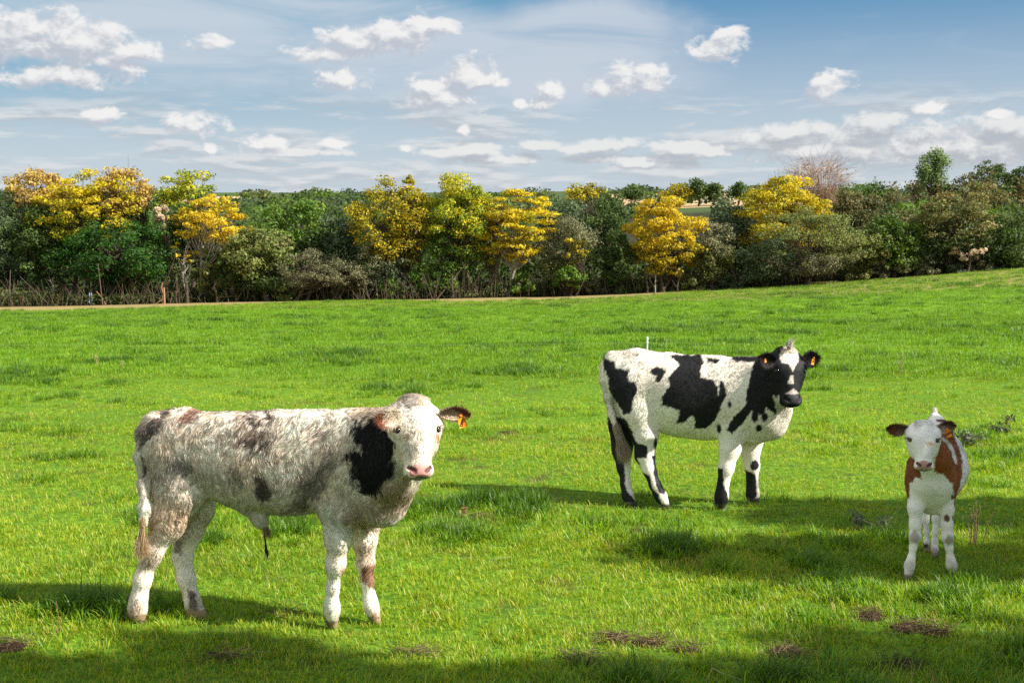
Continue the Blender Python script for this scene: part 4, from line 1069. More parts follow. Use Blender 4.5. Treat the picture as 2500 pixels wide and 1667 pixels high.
    # ---- eyes
    for sx in (-1, 1):
        c0, out = [(q_, o_) for (s2, q_, o_) in eyes if s2 == sx][0]; rr = .046 * LH
        Vv, Ff = uv_sphere(c0, rr, 18, 12); mesh_obj('eye', Vv, Ff, M_EYE, root, smooth=True, base=base)
        # eyelids: two short arcs round the eye
        tt = unit(nn - (nn @ out) * out); bb = np.cross(out, tt)
        for up_ in (-1, 1):
            ang = np.linspace(-1.25, 1.25, 9); arc = [c0 + out * rr * (.62 + .1 * math.cos(a_)) + bb * math.sin(a_) * rr * 1.08 + tt * up_ * math.cos(a_) * rr * .62 for a_ in ang]
            sg = [[*arc[i], *arc[i + 1], rr * .20, rr * .20] for i in range(8)]
            TV, TF = tubes(sg, 6); mesh_obj('eyelid', TV, TF, M_RIMD if spec['dark_face'] else M_RIM, root, smooth=True, base=base)
        n = 26; ang = rng.uniform(-1.1, 1.1, n)
        rt = np.array([c0 + out * rr * .8 + bb * math.sin(a_) * rr * 1.05 - tt * math.cos(a_) * rr * .6 for a_ in ang])
        PP, rd = blade_strands(rt, out * 1.0 - tt * .25 + bb * np.sin(ang)[:, None] * .8, np.full(n, rr * 1.5), np.full(n, .0006), rng, .1)
        curves_obj('eyelashes', PP, rd, np.tile(np.array(spec['lash']), (n, 1)), np.tile(out, (n, 1)), root, base)
    # ---- ears
    for E in spec['ears']:
        b0 = W(*E['base']); t0 = W(*E['tip']); fc = unit(np.array(E['facing'], float))
        EV, EF, uvw, f_, up_, ax_ = ear_mesh(b0, t0, fc, M(E['w'], E['base'][2]), cup=E.get('cup', .45))
        nE = fnoise(EV, 40, 5, 2)
        rim = sstep(.30, .75, uvw[:, 0] * .75 + np.clip(-uvw[:, 1] * E.get('rimside', 0), 0, 1) * .45 + nE * .15 + E.get('rimadd', 0))
        inner = np.array(E['inner']); outer = np.array(E['outer']); rc = np.array(E['rim'])
        ce = np.where(uvw[:, 2:3] > .5, inner, outer); ce = ce * (1 - rim[:, None]) + rc * rim[:, None]
        eo = mesh_obj('ear', EV, EF, M_SKIN, root, smooth=True, colors=np.clip(ce, .004, .9), base=base)
        n = E.get('hairs', 2600)
        q = rng.integers(0, len(EV), n); jit = rng.normal(size=(n, 3)) * M(E['w'], E['base'][2]) * .10
        rt = EV[q] + jit - f_ * (jit @ f_)[:, None]
        inn = uvw[q, 2:3] > .5
        dr = ax_ * .8 + np.where(inn, f_, -f_) * .45 + up_ * uvw[q, 1:2] * .8 + rng.normal(size=(n, 3)) * .25 + np.array([0, 0, -.3])
        PP, rd = blade_strands(rt, dr, rng.uniform(.5, 1.2, n) * E.get('hl', .014), np.full(n, spec['hw'] * .8), rng, .2)
        hc = np.clip(ce[q] * rng.uniform(.8, 1.2, (n, 1)), .004, .9)
        curves_obj('ear_hair', PP, rd, hc, unit(np.where(inn, f_, -f_) + 0 * rt), eo, base)
        if 'tag' in E:
            tg = E['tag']; c1 = W(*tg['c']); wx = M(tg['w'], tg['c'][2]); hx = M(tg['h'], tg['c'][2])
            outl = [(-.5, -.5), (.5, -.5), (.5, .18), (.22, .36), (.16, .5), (-.16, .5), (-.22, .36), (-.5, .18)]
            fx = unit(np.array(tg['facing'], float)); rt_ = unit(np.cross(np.array([0, 0, 1.]), fx)); up2 = np.cross(fx, rt_)
            ra = tg['rot']; r2_ = rt_ * math.cos(ra) + up2 * math.sin(ra); u2_ = -rt_ * math.sin(ra) + up2 * math.cos(ra)
            vs = []; 
            for dz in (.0012, -.0012):
                for (px_, py_) in outl: vs.append(c1 + r2_ * px_ * wx + u2_ * py_ * hx + fx * dz)
            nO = len(outl)
            sides = [(i, (i + 1) % nO, (i + 1) % nO + nO, i + nO) for i in range(nO)]
            tob = mesh_obj('ear_tag', vs, [np.array([list(range(nO))]), np.array([list(range(2 * nO - 1, nO - 1, -1))]), np.array(sides)], M_TAG, root, base=base)
            if tg.get('label'): tob['label'] = tg['label']
            SV, SF = uv_sphere(c1 + u2_ * hx * .36 + fx * .002, hx * .09, 8, 5); mesh_obj('stud', SV, SF, M_TAG, tob, smooth=True, base=base)
            if tg.get('text'):
                me = text_mesh(tg['text'], wx * tg.get('ts', .5), .0004); me.materials.clear(); me.materials.append(M_TAGNUM)
                to = bpy.data.objects.new('number', me); link(to, tob)
                ta = tg.get('trot', 0.); rr_ = r2_ * math.cos(ta) + u2_ * math.sin(ta); uu_ = -r2_ * math.sin(ta) + u2_ * math.cos(ta)
                Mx = Matrix(((rr_[0], uu_[0], fx[0], 0), (rr_[1], uu_[1], fx[1], 0), (rr_[2], uu_[2], fx[2], 0), (0, 0, 0, 1)))
                pos = c1 - u2_ * hx * .14 + fx * .0022 - base
                Mx.translation = Vector(pos); to.matrix_local = Mx
    # ---- hooves: two claws per foot
    for (e_, r_, up_pt, ch) in soles:
        fw = unit(np.array([*ch.get('toe', hd[:2]), 0.])); sw = np.array([-fw[1], fw[0], 0.])
        for sx in (-1, 1):
            gz = float(ground_z(e_[0], e_[1]))
            c0 = np.array([e_[0], e_[1], gz]) + sw * sx * r_ * .42 + fw * r_ * .15
            ring = []
            for (hz, sc) in ((-.004, 1.0), (.022, .92), (.042, .78)):
                an = np.arange(10) * 2 * np.pi / 10
                ring.append(c0 + fw * (-.25 * hz * 3) + np.cos(an)[:, None] * fw * r_ * 1.02 * sc + np.sin(an)[:, None] * sw * r_ * .42 * sc + np.array([0, 0, hz]))
            VV = np.concatenate(ring + [[c0 + np.array([0, 0, .046])]]); FF = []
            for k_ in range(2):
                for i in range(10): FF.append((k_ * 10 + i, k_ * 10 + (i + 1) % 10, k_ * 10 + 10 + (i + 1) % 10, k_ * 10 + 10 + i))
            T3 = [(20 + i, 20 + (i + 1) % 10, 30) for i in range(10)]
            mesh_obj('hoof', VV, [np.array(FF), np.array(T3)], M_HOOF, root, smooth=True, base=base)
    return root

BLACK = (.011, .011, .013); BRN = (.05, .028, .020)
calf1 = dict(label='shaggy cream white calf with grey patches and black neck, nearest on the left', seed=3, org=(280, 920), scale=2.45, h=.0068, ysc=.950,
    heading=R(-3), center=(800, 600, 5.37), base=(.98, .875, .76), tan=(.82, .60, .41), tan_amt=.34, H=1.0, hoof=(.30, .20, .12), nose=(.70, .34, .30), dark_face=False, lash=(.75, .66, .52),
    dens=27000, dens_head=52000, len=.028, len_head=.011, len_leg=.012, len_poll=.034, lift=.24, curl=.65, lock=.022, clump=.50, lockv=(.94, 1.05), scatter=.50, hw=.00130, back=.25,
    long=[(900, 860, 330, 90, 1.25), (1640, 700, 130, 200, 1.1), (1480, 840, 100, 90, 1.2), (700, 150, 700, 80, .8)],
    head=dict(poll=(1800, 128), Y=5.14, L=.340, yaw=R(20), pitch=R(64), w=1.17, roll=R(-3)),
    chains=[
      dict(lab=0, k=.08, ls=1.55, n=[(330, 400, 5.44, 162), (520, 440, 5.42, 202, 1.45), (760, 498, 5.40, 262, 1.65), (1020, 512, 5.38, 286, 1.72), (1260, 500, 5.36, 270, 1.7), (1460, 500, 5.34, 249, 1.6), (1560, 560, 5.31, 212)]),
      dict(lab=0, k=.08, ls=1.25, n=[(1500, 430, 5.32, 202), (1640, 400, 5.25, 187), (1745, 330, 5.19, 162)]),
      dict(lab=0, k=.07, ls=1.2, n=[(1560, 640, 5.28, 187), (1640, 540, 5.22, 172), (1730, 420, 5.18, 147)]),
      dict(lab=0, k=.06, ls=1.3, n=[(1500, 720, 5.33, 157), (1590, 745, 5.29, 127), (1660, 640, 5.25, 107)]),
      dict(lab=0, k=.05, ls=1.6, n=[(240, 300, 5.50, 85), (420, 255, 5.47, 70)]),
      # near hind
      dict(lab=2, k=.05, ls=1.5, sole=True, n=[(345, 480, 5.38, 155, 1.8), (385, 700, 5.36, 128, 1.8), (318, 880, 5.34, 86, 1.4), (218, 1060, 5.34, 54, 1.15), (168, 1210, 5.34, 42, 1.0), (145, 1330, 5.34, 40, 1.0), (134, 1405, 5.34, 43, 1.0), (146, 1490, 5.34, 32)]),
      # far hind
      dict(lab=3, k=.05, ls=1.5, sole=True, n=[(390, 560, 5.50, 137, 1.5), (480, 780, 5.50, 102, 1.3), (440, 930, 5.50, 74, 1.1), (405, 1075, 5.49, 50, 1.0), (428, 1210, 5.47, 42, 1.0), (463, 1330, 5.45, 36, 1.0), (484, 1405, 5.44, 38, 1.0), (522, 1470, 5.43, 26)]),
      # near fore
      dict(lab=2, k=.05, ls=1.5, sole=True, n=[(1370, 560, 5.28, 152, 1.7), (1340, 770, 5.28, 105, 1.4), (1338, 960, 5.29, 72, 1.1), (1322, 1120, 5.31, 48, 1.0), (1304, 1260, 5.33, 28, 1.0), (1298, 1350, 5.34, 30, 1.0), (1298, 1400, 5.35, 33, 1.0), (1310, 1470, 5.36, 26)]),
      # far fore
      dict(lab=3, k=.05, ls=1.4, sole=True, n=[(1500, 640, 5.44, 137, 1.5), (1500, 850, 5.46, 86, 1.3), (1495, 980, 5.46, 60, 1.0), (1500, 1110, 5.46, 44, 1.0), (1510, 1220, 5.46, 27, 1.0), (1524, 1320, 5.46, 28, 1.0), (1538, 1385, 5.45, 31, 1.0), (1568, 1440, 5.44, 26)]),
      # tail
      dict(lab=0, k=.03, n=[(235, 260, 5.44, 42), (172, 340, 5.42, 34), (158, 480, 5.40, 30), (178, 640, 5.37, 28), (182, 780, 5.33, 26), (170, 870, 5.30, 20)]),
      # sheath
      dict(lab=0, k=.05, n=[(800, 760, 5.38, 45), (868, 845, 5.37, 24), (888, 890, 5.37, 11)]),
    ],
    patches=[
      dict(c=(300, 850), r=(170, 120), col=(.58, .41, .23), s=.70, soft=70, amp=30, lab=[2]),
      dict(c=(200, 1070), r=(60, 90), col=(.36, .25, .14), s=.7, soft=40, amp=22, lab=[2]),
      dict(c=(130, 1430), r=(60, 60), col=(.33, .20, .10), s=.7, soft=25, amp=20, lab=[2]),
      dict(c=(420, 880), r=(110, 140), col=(.42, .34, .24), s=.5, soft=60, amp=20, lab=[3]),
      dict(poly=[(435, 1270), (480, 1290), (500, 1400), (455, 1420), (440, 1360)], col=(.05, .035, .03), s=.9, soft=14, amp=10, lab=[3]),
      dict(c=(385, 1020), r=(26, 40), col=(.10, .08, .06), s=.7, soft=16, amp=14, lab=[3]),
      dict(c=(640, 360), r=(460, 220), col=(.50, .39, .28), s=.42, soft=60, amp=70, mott=0.02),
      dict(poly=[(720, 200), (950, 195), (965, 300), (930, 450), (800, 480), (640, 420), (640, 350), (760, 320)], col=(.20, .125, .09), s=.78, soft=35, amp=50, mott=-.02),
      dict(c=(880, 270), r=(80, 70), col=(.09, .055, .04), s=.8, soft=25, amp=30, mott=.2),
      dict(c=(840, 400), r=(95, 60), col=(.09, .055, .04), s=.8, soft=25, amp=30, mott=.2),
      dict(c=(1230, 370), r=(190, 110), col=(.30, .21, .15), s=.6, soft=40, amp=55, mott=-.10),
      dict(c=(1000, 560), r=(260, 130), col=(.42, .32, .23), s=.6, soft=60, amp=60, mott=-.05),
      dict(c=(390, 535), r=(65, 50), col=(.20, .185, .18), s=.65, soft=25, amp=25),
      dict(c=(290, 560), r=(130, 110), col=(.34, .30, .28), s=.55, soft=60, amp=40, mott=.15),
      dict(c=(520, 640), r=(200, 90), col=(.36, .28, .20), s=.5, soft=60, amp=50, mott=0.),
      dict(poly=[(135, 330), (190, 260), (270, 225), (300, 280), (240, 370), (250, 470), (215, 520), (190, 560), (185, 600), (165, 500), (150, 420)], col=(.07, .045, .035), s=.88, soft=18, amp=20, lab=[0]),
      dict(c=(435, 235), r=(48, 38), col=(.34, .15, .09), s=.8, soft=12, amp=12),
      dict(poly=[(815, 590), (880, 570), (915, 620), (945, 690), (900, 735), (830, 700), (845, 640)], col=(.085, .065, .05), s=.92, soft=16, amp=16),
      dict(c=(720, 590), r=(50, 60), col=(.28, .23, .18), s=.7, soft=25, amp=30),
      dict(poly=[(1090, 600), (1300, 450), (1360, 470), (1290, 560), (1240, 700), (1150, 800), (1050, 800), (1110, 690)], col=(.19, .155, .125), s=.72, soft=42, amp=42),  # shoulder: shade of head and neck painted into the coat colour
      dict(c=(1560, 215), r=(150, 60), col=(.66, .50, .34), s=.5, soft=30, amp=20, lab=[0]),
      dict(c=(1660, 700), r=(110, 120), col=(.52, .34, .20), s=.6, soft=50, amp=30, lab=[0]),
      dict(c=(1480, 830), r=(120, 80), col=(.50, .37, .24), s=.5, soft=50, amp=30),
      dict(poly=[(1440, 270), (1520, 240), (1610, 265), (1690, 330), (1690, 560), (1670, 610), (1630, 610), (1585, 680), (1540, 715), (1480, 670), (1410, 600), (1425, 520), (1405, 450), (1470, 430), (1430, 370)], col=(.014, .013, .015), soft=16, amp=34, lab=[0, 2]),
      dict(poly=[(1465, 1130), (1560, 1120), (1570, 1275), (1530, 1260), (1480, 1220)], col=(.20, .075, .03), s=.92, soft=12, amp=10, lab=[3]),
      dict(c=(1500, 1075), r=(50, 60), col=(.34, .20, .13), s=.6, soft=25, amp=18, lab=[3]),
      dict(c=(1368, 1170), r=(20, 38), col=(.50, .24, .10), s=.8, soft=10, amp=6, lab=[2]),
      dict(c=(1570, 1430), r=(40, 30), col=(.50, .22, .10), s=.6, soft=12, amp=8, lab=[3]),
      dict(c=(1830, 330), r=(260, 300), col=(.74, .60, .44), s=.42, soft=60, amp=40, lab=[1]),
      dict(c=(1835, 200), r=(60, 80), col=(.55, .44, .33), s=.5, soft=30, amp=30, lab=[1], mott=0.),
      dict(c=(1760, 210), r=(55, 90), col=(.30, .29, .30), s=.6, soft=35, amp=20, lab=[1]),
      dict(c=(1790, 380), r=(50, 90), col=(.34, .32, .32), s=.30, soft=35, amp=20, lab=[1]),
      dict(c=(1930, 360), r=(14, 30), col=(.60, .26, .10), s=.8, soft=8, amp=5, lab=[1]),
      dict(c=(1745, 355), r=(16, 14), col=(.45, .20, .08), s=.7, soft=8, amp=3, lab=[1]),
    ],
    ears=[
      dict(base=(1712, 222, 5.05), tip=(1578, 262, 4.98), facing=(.15, -1, .1), w=48, cup=.5, inner=(.84, .72, .58), outer=(.8, .68, .54), rim=(.30, .10, .05), hl=.020, rimadd=-.02),
      dict(base=(1948, 222, 5.13), tip=(2118, 226, 5.16), facing=(-.1, -1, -.15), w=42, cup=.6, inner=(.56, .42, .30), outer=(.8, .7, .58), rim=(.22, .085, .045), rimside=1, hl=.009,
           tag=dict(c=(2078, 262, 5.11), w=48, h=84, facing=(.05, -1, .05), rot=R(14), text='5999', ts=.52, trot=R(58))),
    ],
    tufts=[
      dict(name='tail_switch', a=(168, 850, 5.28), b=(158, 1060, 5.25), r=.015, n=2200, cols=[(.72, .50, .22), (.62, .42, .20), (.30, .22, .14), (.80, .64, .40)], w=.0006, spread=.8, curl=.5),
      dict(name='belly_tuft', a=(880, 870, 5.37), b=(925, 950, 5.36), r=.010, n=260, cols=[(.50, .34, .18), (.34, .24, .14), (.22, .16, .10)], w=.0008, spread=1.0),
      dict(name='belly_tuft', a=(893, 930, 5.37), b=(915, 1085, 5.37), r=.004, n=60, cols=[(.03, .025, .02)], w=.0012, spread=.4),
    ])

calf2 = dict(label='black and white pied calf standing behind on the right of centre', seed=5, org=(1430, 800), scale=3.408, h=.0082, ysc=.965,
    heading=R(-6), center=(800, 600, 8.13), H=1.05, hoof=(.04, .035, .03), base=(.93, .835, .73), tan=(.68, .54, .38), tan_amt=.18, nose=(.045, .042, .05), dark_face=True, lash=(.03, .03, .03),
    dens=20000, dens_head=36000, len=.013, len_head=.008, len_leg=.009, len_poll=.022, lift=.22, curl=.35, lock=.02, clump=.4, hw=.0011, back=.5,
    long=[(300, 190, 200, 60, 1.3), (1150, 260, 250, 60, 1.4)],
    head=dict(poll=(1690, 168), Y=7.86, L=.385, yaw=R(8), pitch=R(66), w=1.03, roll=R(-2)),
    chains=[
      dict(lab=0, k=.08, ls=1.5, n=[(290, 400, 8.25, 167), (500, 455, 8.20, 217, 1.45), (780, 575, 8.15, 310, 1.65), (1020, 595, 8.10, 317, 1.7), (1230, 580, 8.05, 297, 1.7), (1390, 600, 8.01, 272, 1.6), (1450, 680, 7.98, 232)]),
      dict(lab=0, k=.08, ls=1.3, n=[(1350, 440, 8.02, 167), (1500, 420, 7.95, 152), (1620, 370, 7.90, 132)]),
      dict(lab=0, k=.08, ls=1.3, n=[(1430, 620, 7.98, 212), (1540, 520, 7.93, 157), (1620, 430, 7.90, 122)]),
      dict(lab=0, k=.06, ls=1.6, n=[(1440, 800, 8.00, 172), (1545, 810, 7.97, 95), (1600, 700, 7.94, 70), (1640, 640, 7.90, 50)]),
      dict(lab=0, k=.05, ls=1.8, n=[(230, 265, 8.26, 70), (420, 245, 8.22, 55), (700, 280, 8.16, 50), (1100, 300, 8.07, 50)]),
      dict(lab=2, k=.05, ls=1.5, sole=True, n=[(380, 520, 8.14, 167, 1.7), (450, 730, 8.10, 132, 1.6), (498, 900, 8.08, 94, 1.3), (492, 1060, 8.07, 74, 1.15), (532, 1190, 8.04, 46, 1.0), (578, 1310, 8.01, 39, 1.0), (622, 1395, 8.00, 42, 1.0), (668, 1466, 7.99, 36)]),
      dict(lab=3, k=.05, ls=1.5, sole=True, n=[(270, 560, 8.30, 117, 1.5), (300, 800, 8.28, 102, 1.4), (305, 940, 8.26, 81, 1.2), (302, 1030, 8.24, 70, 1.1), (316, 1160, 8.20, 48, 1.0), (334, 1300, 8.15, 36, 1.0), (350, 1395, 8.11, 39, 1.0), (390, 1478, 8.06, 34)]),
      dict(lab=2, k=.05, ls=1.6, sole=True, n=[(1290, 640, 8.00, 172, 1.7), (1235, 850, 7.97, 110, 1.4), (1200, 1010, 7.96, 78, 1.1), (1168, 1170, 7.95, 56, 1.0), (1146, 1285, 7.95, 38, 1.0), (1133, 1370, 7.95, 40, 1.0), (1128, 1420, 7.95, 43, 1.0), (1122, 1462, 7.95, 40)]),
      dict(lab=3, k=.05, ls=1.4, sole=True, n=[(1370, 760, 8.13, 142, 1.5), (1375, 930, 8.13, 94, 1.2), (1370, 1050, 8.13, 64, 1.0), (1385, 1155, 8.13, 52, 1.0), (1384, 1260, 8.13, 37, 1.0), (1388, 1345, 8.13, 39, 1.0), (1390, 1395, 8.12, 42, 1.0), (1396, 1435, 8.10, 38)]),
      dict(lab=0, k=.03, n=[(215, 250, 8.28, 40), (160, 320, 8.28, 32), (152, 440, 8.26, 30), (180, 580, 8.24, 28), (215, 720, 8.20, 26), (250, 830, 8.17, 22)]),
    ],
    patches=[
      dict(poly=[(690, 225), (960, 225), (990, 290), (960, 330), (955, 410), (1050, 430), (1100, 490), (1103, 560), (1120, 440), (1150, 450), (1170, 560), (1140, 620), (1120, 680), (1080, 760), (1000, 835), (900, 840), (910, 780), (890, 720), (820, 790), (755, 790), (780, 690), (700, 660), (640, 640), (630, 570), (700, 480), (690, 410), (780, 310)], col=BLACK, soft=6, amp=8),
      dict(poly=[(540, 340), (600, 320), (665, 360), (650, 400), (610, 455), (580, 440), (590, 400), (545, 390)], col=BLACK, soft=6, amp=7),
      dict(poly=[(150, 270), (240, 290), (250, 340), (360, 345), (350, 440), (420, 450), (430, 500), (400, 600), (370, 710), (320, 720), (280, 650), (240, 600), (195, 530), (185, 400), (150, 340)], col=BLACK, soft=7, amp=10),
      dict(poly=[(240, 740), (340, 760), (375, 850), (430, 960), (510, 980), (505, 1085), (440, 1060), (400, 1110), (330, 1095), (250, 960)], col=BLACK, soft=6, amp=8, lab=[2]),
      dict(poly=[(180, 740), (420, 740), (400, 1080), (310, 1090), (330, 1180), (322, 1280), (345, 1350), (400, 1420), (450, 1520), (300, 1500), (240, 1260), (190, 1000)], col=BLACK, soft=6, amp=6, lab=[3]),
      dict(poly=[(380, 950), (510, 985), (500, 1080), (430, 1085), (470, 1200), (530, 1230), (555, 1330), (605, 1375), (645, 1500), (590, 1500), (480, 1300), (380, 1090)], col=BLACK, soft=6, amp=6, lab=[2]),
      dict(poly=[(550, 1060), (590, 1060), (610, 1220), (650, 1330), (665, 1390), (600, 1370), (570, 1240), (565, 1160)], col=BLACK, soft=5, amp=5, lab=[2]),
      dict(c=(582, 960), r=(16, 42), col=BLACK, soft=5, amp=5, lab=[2]),
      dict(c=(690, 1485), r=(40, 22), col=BLACK, soft=5, amp=5, lab=[2]),
      dict(poly=[(1405, 250), (1560, 200), (1760, 300), (1700, 560), (1590, 560), (1605, 690), (1580, 725), (1500, 660), (1480, 725), (1380, 690), (1320, 780), (1210, 885), (1172, 850), (1230, 740), (1330, 640), (1340, 520), (1370, 400)], col=BLACK, soft=6, amp=9, lab=[0, 2, 3]),
      dict(c=(1110, 835), r=(20, 42), col=BLACK, soft=5, amp=6), dict(c=(1408, 738), r=(26, 46), col=BLACK, soft=5, amp=6), dict(c=(1440, 832), r=(26, 30), col=BLACK, soft=5, amp=6),
      dict(c=(1490, 740), r=(18, 34), col=BLACK, soft=5, amp=8), dict(c=(1196, 630), r=(15, 36), col=BLACK, soft=5, amp=6),
      dict(poly=[(1000, 245), (1120, 265), (1100, 298), (1020, 285)], col=BLACK, soft=6, amp=8), dict(poly=[(1220, 240), (1420, 240), (1420, 285), (1240, 275)], col=BLACK, soft=6, amp=8),
      dict(poly=[(1060, 1165), (1140, 1175), (1148, 1300), (1180, 1375), (1200, 1520), (1050, 1520)], col=BLACK, soft=5, amp=5, lab=[2]),
      dict(c=(1405, 1145), r=(36, 42), col=BLACK, soft=5, amp=5, lab=[3]),
      dict(poly=[(1320, 1180), (1412, 1215), (1425, 1390), (1400, 1425), (1400, 1520), (1320, 1520)], col=BLACK, soft=5, amp=5, lab=[3]),
      dict(poly=[(1560, 560), (1640, 640), (1700, 640), (1690, 760), (1620, 720), (1590, 690)], col=(.70, .64, .54), soft=6, amp=8, lab=[0]),
      dict(c=(1700, 400), r=(400, 400), col=BLACK, soft=2, amp=1, lab=[1]),
      dict(poly=[(1612, 222), (1645, 165), (1670, 60), (1720, 60), (1762, 170), (1768, 260), (1724, 358), (1692, 300), (1634, 292), (1614, 262)], col=(.70, .62, .52), soft=6, amp=8, lab=[1]),
      dict(poly=[(1702, 395), (1727, 400), (1727, 465), (1678, 462)], col=(.66, .58, .50), soft=4, amp=4, lab=[1]),
      dict(poly=[(1660, 545), (1700, 522), (1730, 503), (1752, 525), (1772, 545), (1720, 552)], col=(.52, .42, .38), soft=4, amp=3, lab=[1]),
      dict(c=(150, 640), r=(60, 120), col=(.30, .28, .27), s=.5, soft=30, amp=30, lab=[0]),
    ],
    ears=[
      dict(base=(1578, 285, 7.78), tip=(1452, 250, 7.70), facing=(.1, -1, .05), w=62, cup=.45, inner=(.016, .014, .015), outer=BLACK, rim=(.03, .022, .02), hl=.012,
           tag=dict(c=(1496, 272, 7.66), w=22, h=34, facing=(.6, -.8, .0), rot=R(5), text=None, label='orange ear stud seen edge on')),
      dict(base=(1800, 290, 7.83), tip=(1940, 245, 7.86), facing=(-.05, -1, .05), w=62, cup=.45, inner=(.014, .013, .014), outer=BLACK, rim=BLACK, hl=.012,
           tag=dict(c=(1893, 275, 7.80), w=30, h=66, facing=(.45, -.9, 0), rot=R(-14), text='8', ts=1.0, trot=R(0))),
    ],
    tufts=[
      dict(name='tail_switch', a=(250, 810, 8.17), b=(335, 1085, 8.12), r=.034, n=3200, cols=[(.80, .70, .56), (.74, .60, .44), (.66, .48, .30), (.4, .30, .2)], w=.0007, spread=.6, curl=.4),
      dict(name='forelock', a=(1692, 180, 7.80), b=(1698, 118, 7.84), r=.016, n=200, cols=[(.72, .64, .54), (.62, .55, .46), (.02, .02, .02)], w=.0012, spread=1.1),
    ])

